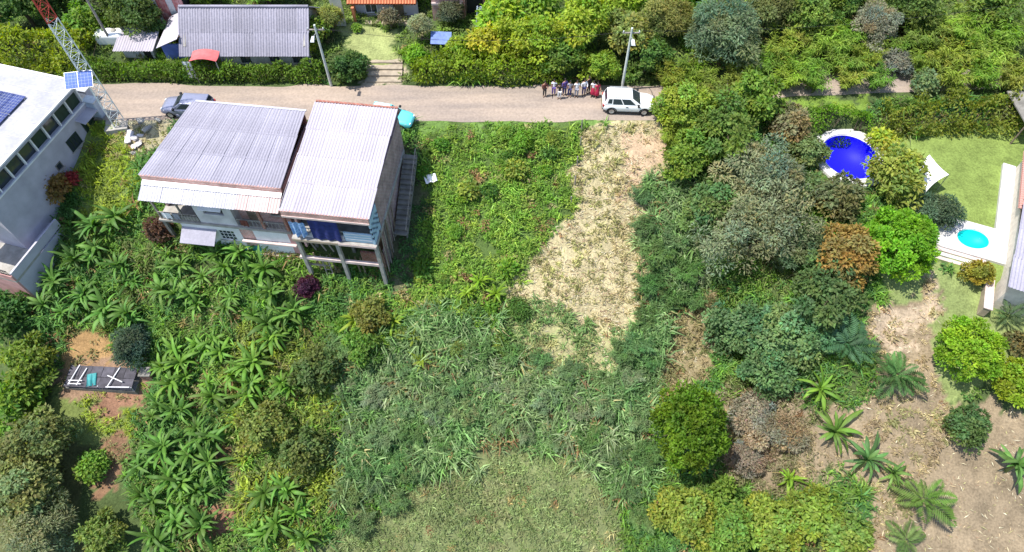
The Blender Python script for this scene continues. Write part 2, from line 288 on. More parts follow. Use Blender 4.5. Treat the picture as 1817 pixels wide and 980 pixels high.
def in_poly(x, y, poly):
    ins = np.zeros(x.shape, bool); n = len(poly)
    for i in range(n):
        x1, y1 = poly[i]; x2, y2 = poly[(i + 1) % n]
        c = ((y1 > y) != (y2 > y)); ins ^= c & (x < (x2 - x1) * (y - y1) / (y2 - y1 + 1e-9) + x1)
    return ins
ZPOLY = [None if z[1] is None else [P(*q) for q in z[1]] for z in ZONES]
def zone_of(x, y, rag=.55):
    xx = x + ((fbm(x * 1.3, y * 1.3, 21) - .5) * 3 + (vnoise(x * .45, y * .45, 23) - .5) * 4 + hash2(x * 3.1, y * 5.7, 3) - .5) * rag; yy = y + ((fbm(x * 1.3, y * 1.3, 33) - .5) * 3 + (vnoise(x * .45, y * .45, 29) - .5) * 4 + hash2(x * 4.3, y * 2.9, 5) - .5) * rag
    z = np.zeros(x.shape, int)
    for i, p in enumerate(ZPOLY):
        if p: z[in_poly(xx, yy, p)] = i
    return z
def np_mesh(name, V, T, col, mats, smooth=False):
    me = bpy.data.meshes.new(name); k = T.shape[1]
    me.vertices.add(len(V)); me.vertices.foreach_set('co', np.ascontiguousarray(V, np.float32).ravel())
    me.loops.add(T.size); me.loops.foreach_set('vertex_index', np.ascontiguousarray(T, np.int32).ravel())
    me.polygons.add(len(T)); me.polygons.foreach_set('loop_start', np.arange(0, T.size, k, dtype=np.int32)); me.polygons.foreach_set('loop_total', np.full(len(T), k, np.int32))
    if smooth: me.polygons.foreach_set('use_smooth', np.ones(len(T), bool))
    if col is not None:
        a = me.color_attributes.new('Col', 'FLOAT_COLOR', 'POINT'); c4 = np.ones((len(V), 4), np.float32); c4[:, :3] = col; a.data.foreach_set('color', c4.ravel())
    for m in mats: me.materials.append(m)
    me.update(calc_edges=True); return me
# ------------------------------------------------------------------ ground sheet
def axis(lo, hi, st, far):
    c = [lo - far * (k / 14) ** 2.2 for k in range(14, 0, -1)]; d = [hi + far * (k / 14) ** 2.2 for k in range(1, 15)]
    return np.array(c + list(np.arange(lo, hi + 1e-6, st)) + d)
gx, gy = axis(-54, 54, .27, 900), axis(3, 66, .27, 900)
GX, GY = np.meshgrid(gx, gy); fx, fy = GX.ravel(), GY.ravel(); fz = H(fx, fy)
fz = np.maximum(fz, -24)
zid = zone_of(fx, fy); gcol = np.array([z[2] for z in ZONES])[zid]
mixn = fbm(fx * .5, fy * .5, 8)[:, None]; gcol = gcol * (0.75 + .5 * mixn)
far = (np.abs(fx) > 56) | (fy < 2) | (fy > 68)
gcol[far] = (.05, .085, .025)
nx = len(gx); ii, jj = np.meshgrid(np.arange(nx - 1), np.arange(len(gy) - 1)); b0 = (jj * nx + ii).ravel()
gm = np_mesh('ground', np.stack([fx, fy, fz], 1), np.stack([b0, b0 + 1, b0 + nx + 1, b0 + nx], 1), gcol, [M['ground']], True)
tag(mesh_obj('ground', gm), kind='structure')
# road: a sheet with worn edges and a slight crown, lying on the ground
def road():
    xs = np.arange(-90, 90.1, .6); off = np.linspace(-1, 1, 13); V = []
    for x in xs:
        m = float(road_mid(x)); wr_ = 1 - .4 * float(sstep(14, 24, np.array(x))); e0 = wr_ * 2.15 + .35 * (vnoise(np.array(x * .5), np.array(1.), 4) - .5); e1 = wr_ * 2.15 + .5 * (vnoise(np.array(x * .4), np.array(7.), 5) - .5)
        for o in off:
            y = m + o * (e1 if o > 0 else e0); V.append((x, y, hz(x, y) + .012 + .05 * (1 - o * o)))
    n = len(off); F = [(i * n + j, (i + 1) * n + j, (i + 1) * n + j + 1, i * n + j + 1) for i in range(len(xs) - 1) for j in range(n - 1)]
    mb = MB(); mb.add(V, F, 0, True); tag(mb.build('road', M['road']), kind='structure')
road()
# ------------------------------------------------------------------ weeds and grass: uncountable cover
HOUSES_XY = []
def no_weeds(x, y):
    k = np.abs(y - road_mid(x)) < 2.5
    k |= (fy_house(x, y))
    for cx, cy, rx, ry, dp in POOLS: k |= ((x - cx) / (rx + .9)) ** 2 + ((y - cy) / (ry + .9)) ** 2 < 1
    return k
def fy_house(x, y):
    k = np.zeros(x.shape, bool)
    for poly in HOUSES_XY: k |= in_poly(x, y, poly)
    return k
def rect_xy(ox, oy, rz, x0, x1, y0, y1):
    c, s = math.cos(rz), math.sin(rz); return [(ox + c * a - s * b, oy + s * a + c * b) for a, b in ((x0, y0), (x1, y0), (x1, y1), (x0, y1))]
RA, RL = R(-7), R(-15.7)
A_O, B_O, L_O = (-27.2, 34.3), (-16.15, 30.5), (-34.9, 43.0)
HOUSES_XY += [rect_xy(*A_O, RA, -.3, 10.9, -.6, 6.9), rect_xy(*B_O, RA, -.2, 6.6, 1.5, 10), rect_xy(*L_O, RL, -14, .4, -15, .4), rect_xy(-24, 52, 0, -5.5, 6.5, -3.2, 3), rect_xy(35.5, 28.9, R(-25.6), -.2, 12, -3.5, 12), rect_xy(ps[0], ps[1], R(-22), -2.8, 2.8, -3.6, 1.9)]
def leaf_mesh(name, base, d, nrm, ln, wd, col, mats, fold=.18):
    """diamond leaves, two folded triangles each"""
    d = d / (np.linalg.norm(d, axis=1, keepdims=True) + 1e-9); s = np.cross(d, nrm); s /= (np.linalg.norm(s, axis=1, keepdims=True) + 1e-9); n = np.cross(s, d)
    ln, wd = ln[:, None], wd[:, None]
    V = np.stack([base, base + d * ln * .45 + s * wd * .5 + n * wd * fold, base + d * ln - n * ln * .12, base + d * ln * .45 - s * wd * .5 + n * wd * fold], 1).reshape(-1, 3)
    k = np.arange(len(base))[:, None] * 4; T = np.concatenate([k + [[0, 1, 2]], k + [[0, 2, 3]]], 1).reshape(-1, 3)
    return np_mesh(name, V, T, np.repeat(col, 4, 0), mats)
def blade_arrays(root, az, lean, ln, wd, col, droop=.55):
    o = np.stack([np.cos(az), np.sin(az), az * 0], 1); s = np.stack([-np.sin(az), np.cos(az), az * 0], 1); up = np.array([0, 0, 1.]); L_ = ln[:, None]; w_ = wd[:, None] * .5; le = lean[:, None]
    mid = root + up * L_ * (.55 - .2 * le) + o * L_ * .30 * (le + .25); tip = mid + o * L_ * (.25 + .35 * le) + up * L_ * (.32 - droop * le)
    V = np.stack([root - s * w_ * .6, root + s * w_ * .6, mid + s * w_, mid - s * w_, tip], 1).reshape(-1, 3)
    k = np.arange(len(root))[:, None] * 5; T = np.concatenate([k + [[0, 1, 2]], k + [[0, 2, 3]], k + [[3, 2, 4]]], 1).reshape(-1, 3)
    return V, T, np.repeat(col, 5, 0)
def weeds():
    sp = .37; xs = np.arange(-52, 52, sp); ys = np.arange(6.5, 62, sp); X, Y = np.meshgrid(xs, ys); x = X.ravel() + RNG.uniform(-.3, .3, X.size) * sp * 1.4; y = Y.ravel() + RNG.uniform(-.3, .3, X.size) * sp * 1.4
    vis = (np.abs(x) < 9 + y * .78 + 8) & (np.abs(x) < 52); x, y = x[vis], y[vis]
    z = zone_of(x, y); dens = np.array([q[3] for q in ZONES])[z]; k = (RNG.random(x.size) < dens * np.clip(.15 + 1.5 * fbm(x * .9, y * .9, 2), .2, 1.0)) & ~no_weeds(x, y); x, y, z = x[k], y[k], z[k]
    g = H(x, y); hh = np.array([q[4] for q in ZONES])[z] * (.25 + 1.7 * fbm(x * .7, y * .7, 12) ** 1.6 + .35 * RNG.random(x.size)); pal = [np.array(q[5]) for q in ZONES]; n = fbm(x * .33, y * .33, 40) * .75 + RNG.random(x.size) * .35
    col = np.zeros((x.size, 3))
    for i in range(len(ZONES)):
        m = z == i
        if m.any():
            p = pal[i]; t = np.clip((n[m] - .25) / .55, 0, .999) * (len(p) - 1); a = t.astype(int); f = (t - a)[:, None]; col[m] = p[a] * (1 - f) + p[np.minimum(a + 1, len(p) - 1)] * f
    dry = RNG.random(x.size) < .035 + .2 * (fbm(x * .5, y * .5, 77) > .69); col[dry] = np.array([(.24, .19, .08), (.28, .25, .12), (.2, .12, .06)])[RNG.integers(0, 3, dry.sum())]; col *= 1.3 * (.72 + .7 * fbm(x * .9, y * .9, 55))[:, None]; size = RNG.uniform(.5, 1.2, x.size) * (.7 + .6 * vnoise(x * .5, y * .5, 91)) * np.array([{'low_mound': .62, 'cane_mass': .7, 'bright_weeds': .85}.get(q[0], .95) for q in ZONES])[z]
    share = np.array([q[6] for q in ZONES])[z]; isb = RNG.random(x.size) < share
    print('weed tufts', x.size, isb.sum())
    # blade tufts
    nb = 15; ix = np.repeat(np.where(isb)[0], nb); q = ix.size
    root = np.stack([x[ix] + RNG.normal(0, .13, q), y[ix] + RNG.normal(0, .13, q), g[ix] - .03], 1); ln = hh[ix] * RNG.uniform(.6, 1.5, q) + .1
    V, T, c = blade_arrays(root, RNG.uniform(0, 6.283, q), RNG.uniform(.1, 1.0, q), ln, .045 + .06 * np.minimum(hh[ix], 1.2) * RNG.uniform(.6, 1.3, q), col[ix] * np.where(RNG.random((q, 1)) < .12, 1.9, RNG.uniform(.6, 1.4, (q, 1))) + np.where(RNG.random((q, 1)) < .1, .05, 0.))
    tag(mesh_obj('tall_grass', np_mesh('tall_grass', V, T, c, [M['weed']])), 'tall green grass and cane blades covering the hillside', 'grass', kind='stuff')
    nl = 26; ix = np.repeat(np.where(~isb)[0], nl); q = ix.size
    az = RNG.uniform(0, 6.283, q); rr = RNG.uniform(0, .34, q); ht = hh[ix] * RNG.uniform(.15, 1.0, q) * (1 - rr * .9)
    base = np.stack([x[ix] + rr * np.cos(az), y[ix] + rr * np.sin(az), g[ix] + ht], 1)
    d = np.stack([np.cos(az + RNG.normal(0, .5, q)), np.sin(az + RNG.normal(0, .5, q)), RNG.normal(.05, .4, q)], 1); nr = np.stack([RNG.normal(0, .35, q), RNG.normal(0, .35, q), np.ones(q)], 1)
    me = leaf_mesh('leafy_weeds', base, d, nr, size[ix] * RNG.uniform(.16, .36, q), size[ix] * RNG.uniform(.08, .18, q), col[ix] * RNG.uniform(.65, 1.4, (q, 1)), [M['weed']])
    tag(mesh_obj('leafy_weeds', me), 'low leafy weeds carpeting the hillside between the plants', 'weeds', kind='stuff')
    # cut straw lying on the cleared strip
    names = [i for i, zz in enumerate(ZONES) if zz[0] in ('cut_strip', 'cut_red', 'cut_fringe', 'pale_dirt', 'dirt_slope', 'brown_strip', 'rubble_bank')]
    q = 190000; px = RNG.uniform(-35, 45, q); py = RNG.uniform(8, 44, q); zz = zone_of(px, py); k = np.isin(zz, names) & ~no_weeds(px, py) & (RNG.random(q) < np.where(np.isin(zz, names[:0]), 1, np.array([{'dirt_slope': .12, 'brown_strip': .4, 'cut_fringe': .7, 'pale_dirt': .4}.get(zq[0], 1.) for zq in ZONES])[zz])) & (fbm(px * .9, py * .9, 61) > .36); px, py = px[k], py[k]; q = px.size
    az = RNG.normal(.7, 1.1, q); d = np.stack([np.cos(az), np.sin(az), RNG.normal(.0, .25, q)], 1); nr = np.stack([RNG.normal(0, .5, q), RNG.normal(0, .5, q), np.ones(q)], 1)
    pal = np.array([(.50, .44, .29), (.42, .33, .2), (.56, .51, .37), (.30, .2, .13), (.38, .36, .17)]); c = pal[RNG.integers(0, len(pal), q)] * RNG.uniform(.7, 1.2, (q, 1))
    me = leaf_mesh('cut_straw', np.stack([px, py, H(px, py) + RNG.uniform(.01, .1, q)], 1), d, nr, RNG.uniform(.15, .55, q), RNG.uniform(.03, .075, q), c, [M['straw']], .05)
    tag(mesh_obj('cut_straw', me), 'pale dry cut grass strewn over the cleared strip of slope', 'dry grass', kind='stuff'); print('straw', q)
weeds()
# ------------------------------------------------------------------ building helpers
class House:
    """root Empty at the base; shapes are given in the house frame with z measured from the road level"""
    def __init__(s, name, label, cat, o, rz, zb): s.zb = zb; s.root = thing(name, label, cat, (o[0], o[1], zb), rz)
    def put(s, name, mb, m, parent=None, bevel=0, label=None):
        return mb.build(name, m, parent or s.root, (0, 0, -s.zb if parent is None else 0), bevel=bevel, label=label)
    def box(s, name, m, x0, x1, y0, y1, z0, z1, parent=None, label=None): return s.put(name, B(x0, x1, y0, y1, z0, z1), m, parent, label=label)
def sheet_mesh(name, w_, l_, m, pitch=.22, amp=.036, lap=.08, shear=0.):
    """one corrugated sheet: x across the waves, y down the slope, with a real edge thickness"""
    n = max(4, int(round(w_ / pitch * 5))); mb = MB(); W2 = w_ + lap; t = .008
    up = [(W2 * i / n, amp * math.sin(2 * math.pi * W2 * i / n / pitch)) for i in range(n + 1)]
    vs = [(x + shear * y, y, z + k * t) for k in (1, 0) for y in (0, l_) for x, z in up]; q = n + 1; fs = []
    for i in range(n):
        fs += [(i, i + 1, q + i + 1, q + i), (2 * q + i, 3 * q + i, 3 * q + i + 1, 2 * q + i + 1), (i, 2 * q + i, 2 * q + i + 1, i + 1), (q + i, q + i + 1, 3 * q + i + 1, 3 * q + i)]
    mb.add(vs, [f for k, f in enumerate(fs) if k % 4 < 2], 0, True); mb.add(vs, [f for k, f in enumerate(fs) if k % 4 > 1] + [(0, q, 3 * q, 2 * q), (n, 2 * q + n, 3 * q + n, q + n)], 0, False); return mb.mesh(name, m)
def sheet_roof(parent, zoff, x0, x1, ytop, ztop, ybot, zbot, cols, rows, m, pick=None, name='roof_sheet', pitch=.22, jit=.03, skew=0.):
    """rows of lapped sheets between a high edge and a low edge"""
    L_ = math.hypot(ybot - ytop, zbot - ztop); sl = L_ / rows; w_ = (x1 - x0) / cols; ang = math.atan2(zbot - ztop, ybot - ytop)
    me = sheet_mesh(name, w_, sl + .18, m, pitch)
    mes = [sheet_mesh(name, w_, sl + .18, m, pitch, shear=skew * (1 - (c + .5) / cols) / L_) for c in range(cols)] if skew else [me] * cols
    for r in range(rows):
        for c in range(cols):
            f = r / rows; mm = mes[c]
            o = mesh_obj(name, mm, parent, (x0 + c * w_ + random.uniform(-jit, jit) * .3, ytop + (ybot - ytop) * f, ztop + (zbot - ztop) * f + zoff + .035 + .01 * ((c % 2)) + .012 * (rows - r - 1)), (ang if ybot > ytop else math.pi - ang, 0, 0))
            if ybot < ytop: o.rotation_euler = (0, 0, math.pi); o.matrix_local = Matrix.Translation((x0 + (c + 1) * w_ + random.uniform(-jit, jit), o.location.y, o.location.z)) @ Matrix.Rotation(math.pi, 4, 'Z') @ Matrix.Rotation(math.atan2(zbot - ztop, abs(ybot - ytop)), 4, 'X')
            if skew:
                k = skew * (1 - c / cols); xx = x0 + (c + 1) * w_ + skew * (1 - (c + 1) / cols) * (1 - f); o.matrix_local = Matrix.Translation((xx, o.location.y, o.location.z)) @ Matrix.Rotation(math.pi, 4, 'Z') @ Matrix.Rotation(math.atan2(zbot - ztop, abs(ybot - ytop)), 4, 'X')
            if pick and pick(r, c): o.data = pick(r, c)
def window(h, x0, x1, y, z0, z1, fm='white', bars=(1, 1), depth=.06, face=-1, axis='y', pane='glass'):
    """frame with glazing bars and a pane, set in a wall whose outside faces -y (or +x)"""
    fr = MB(); t = .06; d = depth
    def bx(mb, a0, a1, n0, n1, c0, c1):
        if axis == 'y': mb.box(a0, a1, y + min(face * n0, face * n1), y + max(face * n0, face * n1), c0, c1)
        else: mb.box(y + min(face * n0, face * n1), y + max(face * n0, face * n1), a0, a1, c0, c1)
    bx(fr, x0, x1, .003, d, z0, z0 + t); bx(fr, x0, x1, .003, d, z1 - t, z1); bx(fr, x0, x0 + t, .003, d - .002, z0 + t, z1 - t); bx(fr, x1 - t, x1, .003, d - .002, z0 + t, z1 - t)
    for i in range(1, bars[0] + 1):
        q = x0 + (x1 - x0) * i / (bars[0] + 1); bx(fr, q - .02, q + .02, .01, d - .006, z0 + t, z1 - t)
    for i in range(1, bars[1] + 1):
        q = z0 + (z1 - z0) * i / (bars[1] + 1); bx(fr, x0 + t, x1 - t, .012, d - .01, q - .02, q + .02)
    f = h.put('window', fr, M[fm]); p = MB(); bx(p, x0 + t, x1 - t, .004, .02, z0 + t, z1 - t); p.build('pane', M[pane], f)
    s_ = MB(); bx(s_, x0 - .08, x1 + .08, .002, .14, z0 - .07, z0 - .003); s_.build('sill', M['concrete'], f); return f
def rail(h, x0, x1, y, z0, z1, m, step=.22, axis='y'):
    r = MB(); P_ = (lambda a, z: (a, y, z)) if axis == 'y' else (lambda a, z: (y, a, z))
    r.bar(P_(x0, z1), P_(x1, z1), .06); r.bar(P_(x0, z0 + .08), P_(x1, z0 + .08), .04); n = max(2, int((x1 - x0) / step))
    for i in range(n + 1):
        a = x0 + (x1 - x0) * i / n; r.bar(P_(a, z0), P_(a, z1), .03)
    return h.put('railing', r, M[m])
def cloth(mb, x0, x1, y, z0, z1, amp=.06, waves=3, n=24, rows=5, ph=0.):
    vs = []; t = .012
    for side in (0, 1):
        for j in range(rows + 1):
            for i in range(n + 1):
                u, v = i / n, j / rows; vs.append((x0 + (x1 - x0) * u, y + amp * math.sin(u * waves * 6.283 + ph) * (.3 + v) + side * t, z1 + (z0 - z1) * v - .05 * amp * math.sin(u * 9)))
    q = (rows + 1) * (n + 1); fs = []
    for j in range(rows):
        for i in range(n):
            a = j * (n + 1) + i; fs += [(a, a + 1, a + n + 2, a + n + 1), (q + a, q + a + n + 1, q + a + n + 2, q + a + 1)]
    return mb.add(vs, fs, 0, True)
# ------------------------------------------------------------------ house A: wide grey roof over two storeys
def house_a():
    h = House('house', 'wide two storey house with grey corrugated roof and white lean-to over its front', 'house', A_O, RA, -5.0)
    W_, D_ = 10.5, 6.75; z = 5.0
    rt, rb = 3.5, 2.62
    f = MB()
    for i in range(5):
        y = .0 + i * (D_ - .1) / 4; zz = rb + (rt - rb) * y / D_ - .12; f.box(.1 + 1.9 * y / D_, W_ - .05, y, y + .08, zz - .1, zz)
    roof = h.put('roof', f, M['wood'])
    sheet_roof(roof, 0, -.15, W_ + .05, D_ + .15, rt, .05, rb, 12, 3, M['roofA'], skew=1.9)
    h.put('ridge_flashing', MB().box(1.75, W_ + .1, D_ + .12, D_ + .3, rt + .06, rt + .12), M['roofW'])
    # walls
    h.put('side_wall', MB().hexa([(0.05, .2, -4.6), (.21, .2, -4.6), (2.1, D_ - .18, -4.6), (1.94, D_ - .18, -4.6), (0.05, .2, rb - .12), (.21, .2, rb - .12), (2.1, D_ - .18, rb - .12), (1.94, D_ - .18, rb - .12)]), M['brickmauve']); h.box('side_wall', M['brickmauve'], W_ - .16, W_, .2, D_ - .18, -4.6, rb - .12)
    h.box('back_wall', M['brick'], 1.94, W_, D_ - .16, D_, -3.0, rt - .2)
    h.box('brick_band', M['brickpink'], -.18, W_ + .02, -.16, .03, 2.22, 2.63)
    # white lean-to, its last four sheets pinkish
    lf = MB()
    for x in np.linspace(.1, W_ - .2, 8): lf.bar((x, .1, 2.02), (x, -1.35, 1.45), .07)
    lf.bar((.05, -1.2, 1.47), (W_ - .15, -1.2, 1.47), .09)
    lt = h.put('lean_to_roof', lf, M['wood'])
    pk = sheet_mesh('roof_sheet', (W_ + .1) / 13, 1.55 + .18, M['roofP']); sheet_roof(lt, 0, -.15, W_ - .05, .02, 2.12, -1.45, 1.55, 13, 1, M['roofW'], lambda r, c: pk if c > 8 else None)
    h.put('flashing', MB().hexa([(-.16, -.55, 2.03), (W_, -.55, 2.03), (W_, -.165, 2.17), (-.16, -.165, 2.17), (-.16, -.55, 2.06), (W_, -.55, 2.06), (W_, -.165, 2.2), (-.16, -.165, 2.2)]), M['white'])
    # floors
    h.box('upper_floor', M['concrete'], -.05, W_, -1.15, 3.0, -1.55, -1.33); h.box('lower_floor', M['pinkwhite'], 1.2, W_ + .1, -1.3, 3.0, -4.72, -4.5)
    # upper storey front
    h.box('wall', M['concrete_dark'], .16, 3.3, .75, .9, -1.33, 1.75)
    fw = MB().box(3.3, 6.3, -1.0, -.82, -1.33, -.2).box(3.3, 4.0, -1.0, -.82, -.2, .75).box(5.6, 6.3, -1.0, -.82, -.2, .75).box(3.3, 6.3, -1.0, -.82, .75, 1.62)
    h.put('front_wall', fw, M['offwhite']); h.box('recess_shade', M['dark'], 3.9, 5.7, -.6, -.5, -.3, .85)  # near-black panel paints the shade behind the window opening
    h.put('window_hood', MB().hexa([(3.9, -1.35, .62), (5.7, -1.35, .62), (5.7, -1.02, .82), (3.9, -1.02, .82), (3.9, -1.35, .66), (5.7, -1.35, .66), (5.7, -1.02, .88), (3.9, -1.02, .88)]), M['white'])
    h.box('wall', M['brickpink'], 6.3, W_ - .16, -.25, -.1, -1.33, 1.75); h.box('partition', M['offwhite'], 6.15, 6.32, -.815, -.1, -1.33, 1.65)
    h.box('post', M['brick'], 8.3, 8.5, -1.05, -.85, -1.33, 1.55); h.box('post', M['woodgrey'], .1, .24, -1.05, -.92, -1.33, 1.6); h.box('post', M['woodgrey'], 2.0, 2.12, -1.05, -.92, -1.33, 1.6); h.box('post', M['brick'], W_ - .3, W_ - .1, -1.05, -.85, -1.33, 1.55)
    rail(h, .2, 3.25, -1.05, -1.33, -.45, 'woodgrey'); rail(h, 6.4, W_ - .2, -1.0, -1.33, -.5, 'concrete', .3)
    bw = MB().box(.3, 3.2, -1.02, -.96, -1.25, -.75); h.put('parapet_board', bw, M['concrete'])
    door = h.box('door', M['wood'], 7.0, 7.85, -.31, -.255, -1.33, .65); B(7.7, 7.76, -.36, -.312, -.4, -.3).build('door_handle', M['steel'], door)
    window(h, 9.0, 10.1, -.255, -.4, .7, 'wood', (1, 0))
    # lower storey front
    lw = MB().box(1.5, 4.35, -1.05, -.87, -4.5, -1.55).box(5.65, 6.2, -1.05, -.87, -4.5, -1.55).box(4.35, 5.65, -1.05, -.87, -4.5, -3.3).box(4.35, 5.65, -1.05, -.87, -2.1, -1.55)
    h.put('front_wall', lw, M['white']); h.box('recess_shade', M['dark'], 4.2, 5.8, -.7, -.6, -3.4, -2.0)  # dark panel stands in for the unlit room behind this window
    window(h, 4.35, 5.65, -.96, -3.3, -2.1, 'white', (3, 2), .05)
    h.put('awning', MB().hexa([(1.5, -2.2, -2.75), (4.3, -2.2, -2.75), (4.3, -1.06, -2.1), (1.5, -1.06, -2.1), (1.5, -2.2, -2.7), (4.3, -2.2, -2.7), (4.3, -1.06, -2.05), (1.5, -1.06, -2.05)]), M['roofA'])
    h.box('wall', M['brickpink'], 6.2, 7.3, -1.0, -.85, -4.5, -1.56); h.box('wall', M['white'], 7.3, 10.1, -1.06, -.9, -4.5, -1.56); h.box('wall', M['pink'], 10.1, W_ + .05, -1.1, -.88, -4.5, -1.56)
    h.box('recess_shade', M['dark'], 0.2, 1.5, .2, .3, -4.5, -1.55); h.box('ledge', M['pinkwhite'], 6.2, W_ + .08, -1.35, -1.11, -3.0, -2.86)  # near-black panel paints in the shade at the left end
    for x in (.2, 1.55, 4.0, 6.3, 8.6, W_ - .2):
        h.box('stilt', M['concrete_dark'], x - .12, x + .12, -1.1, -.86, -7.0, -4.73 if x > 1 else -1.56)
    # clutter hung over the balcony
    for i, (x, w_, m) in enumerate(((.5, .7, 'cloth_white'), (1.35, .5, 'cloth_grey'), (6.7, .6, 'cloth_brown'))):
        cl = MB(); cloth(cl, x, x + w_, -1.12, -1.1, -.42, .03, 2); tag(o := cl.build('hanging_laundry', M[m], None, (0, 0, 0)), ['white cloth hung over the left balcony rail of the wide house', 'grey cloth hung beside a white one on the balcony rail', 'brown cloth hung on the right balcony of the wide house'][i], 'laundry')
        o.matrix_world = Matrix.Translation((A_O[0], A_O[1], 0)) @ Matrix.Rotation(RA, 4, 'Z')
house_a()
# ------------------------------------------------------------------ house B: pale roof, balcony, open stilts
def house_b():
    h = House('stilt_house', 'narrow house with pale corrugated roof and blue balcony standing on tall stilts', 'house', B_O, RA, -6.4)
    W_, D_ = 6.2, 9.8; rt, rb = 4.0, 3.15
    f = MB()
    for i in range(7):
        y = .1 + i * (D_ - .2) / 6; zz = rb + (rt - rb) * y / D_ - .12; f.box(.05, W_ - .05, y, y + .08, zz - .1, zz)
    roof = h.put('roof', f, M['wood']); sheet_roof(roof, 0, -.1, W_ + .1, D_ + .1, rt, .08, rb, 7, 4, M['roofB']); h.put('verge_shade_board', MB().hexa([(-.16, .1, rb - .45), (-.11, .1, rb - .45), (-.11, D_, rt - .45), (-.16, D_, rt - .45), (-.16, .1, rb + .08), (-.11, .1, rb + .08), (-.11, D_, rt + .08), (-.16, D_, rt + .08)]), M['dark'])  # board coloured near-black to draw the line of shade between the two roofs
    h.box('brick_coping', M['brick'], -.1, W_ + .1, D_ + .12, D_ + .3, rt - .5, rt + .14)
    h.box('brick_fascia', M['brickpink'], -.08, W_ + .02, -.12, .06, 2.62, rb + .02); h.box('fascia_board', M['pinkwhite'], -.1, W_ + .04, -.17, -.122, 2.5, 2.68)
    h.box('side_wall', M['brickmauve'], W_ - .17, W_ + .02, 1.75, D_ + .1, -2.6, rb - .05); h.box('side_wall', M['brickmauve'], 0, .17, 1.0, D_ + .1, -2.6, rb - .05)
    h.box('back_wall', M['brick'], .18, W_ - .18, D_ - .1, D_ + .1, -1.0, rt - .3)
    h.box('parapet', M['brickmauve'], W_ - .19, W_ + .04, 3.2, D_, rb + .0, rb + .12)
    # pale blue corner with vent block holes
    vb = MB(); cw, ch = .24, .27
    for i in range(7):
        for j in range(10):
            y, z_ = .05 + i * cw, -.02 + j * ch
            if 1 < j < 8 and (i + j) % 2 == 0: vb.box(W_ - .05, W_ - .03, y, y + cw, z_, z_ + ch, 1)
            else: vb.box(W_ - .15, W_ + .01, y, y + cw, z_, z_ + ch)
    h.put('vent_block_wall', vb, [M['lightblue'], M['dark']])
    h.box('balcony_back_wall', M['lightblue'], .2, W_ - .2, 1.85, 2.0, -.05, 2.9); h.box('door', M['dark'], 2.2, 3.1, 1.79, 1.845, -.05, 2.0)
    h.box('balcony_panel', M['lightblue'], 3.95, W_ - .15, .1, .2, .0, 1.05); h.box('balcony_panel', M['lav'], .3, 3.9, .1, .2, .0, .55)
    rail(h, .25, 3.95, .15, .55, 1.05, 'steel', .35)
    bl = MB()
    for z_ in (.3, .6, .9): bl.box(4.0, W_ - .2, .06, .097, z_, z_ + .05)
    h.put('panel_trim', bl, M['white'])
    h.box('floor_slab', M['concrete'], -.1, W_ + .1, -.12, D_ - .1, -.35, -.06); h.box('floor_beam', M['pinkwhite'], 3.4, W_ + .06, -.16, -.125, -.33, -.1); h.box('floor_beam', M['stone'], -.05, 3.38, -.16, -.125, -.33, -.1)
    # stilts and the brick-lined void
    for x in (.15, 3.2, W_ - .05): h.put('stilt', MB().bar((x, .12, -6.9), (x, .12, -.35), .26), M['concrete'])
    for x in (.15, 3.2, W_ - .1): h.put('stilt', MB().bar((x, 2.3, -6.2), (x, 2.3, -.35), .24), M['concrete_dark'])
    h.put('cross_beam', MB().bar((-.2, .12, -2.75), (W_ + .1, .12, -2.75), .22, .28), M['pinkwhite']); h.put('cross_beam', MB().bar((-.1, .3, -3.9), (1.5, .3, -3.95), .1, .12), M['woodgrey'])
    h.box('void_wall', M['earth'], .1, W_ - .1, 2.6, 2.8, -6.3, -.36); h.box('void_wall', M['brick'], 4.2, 6.0, 1.2, 1.35, -6.2, -2.9)
    for i, x in enumerate((.9, 1.7, 2.3)): h.put('prop', MB().bar((x, .8, -2.6), (x - .35, .6, -.4), .08), M['woodgrey'])
    for i, x in enumerate((.6, 1.9, 3.9, 4.3)): h.put('prop', MB().bar((x + .3, .5, -6.4), (x, .7, -2.9), .09), M['wood'])
    for i in range(9):
        y = .5 + i * .42; x = W_ + .06 + random.uniform(0, .08); h.put('cane_pole', MB().tube([(x, y, -6.4 + i * .18), (x + random.uniform(-.1, .1), y + random.uniform(-.1, .1), -.5 + random.uniform(-.3, .9))], .05, 6), M['woodgrey' if i % 2 else 'wood'])
    h.box('lower_side_wall', M['brickmauve'], W_ - .2, W_ - .02, 1.4, 6.5, -6.3, -2.62)
    def local(mb, name, m, label, cat):
        o = mb.build(name, M[m]); o.matrix_world = Matrix.Translation((B_O[0], B_O[1], 0)) @ Matrix.Rotation(RA, 4, 'Z'); return tag(o, label, cat)
    c = MB(); cloth(c, 1.6, 3.75, -.02, .1, 2.35, .05, 3); local(c, 'curtain', 'navy', 'dark blue sheet hanging across the balcony of the stilt house', 'curtain')
    c = MB(); cloth(c, .15, 1.3, -.06, .3, 1.9, .12, 2.5); local(c, 'laundry', 'skyfab', 'pale blue and white washing hung at the left end of the stilt house balcony', 'laundry')
    # ladder
    l = MB(); l.bar((1.5, .0, -6.5), (1.2, .55, -2.9), .07); l.bar((2.0, .0, -6.5), (1.7, .55, -2.9), .07)
    for k in range(8):
        t = k / 8 + .06; l.bar((1.5 - .3 * t, .55 * t, -6.5 + 3.6 * t), (2.0 - .3 * t, .55 * t, -6.5 + 3.6 * t), .045)
    local(l, 'ladder', 'woodgrey', 'wooden ladder leaning against the lower beam under the stilt house', 'ladder')
    # stair along the right wall
    root = thing('staircase', 'dark narrow stair running down along the right wall of the stilt house', 'staircase', (B_O[0], B_O[1], 0), RA)
    n = 16
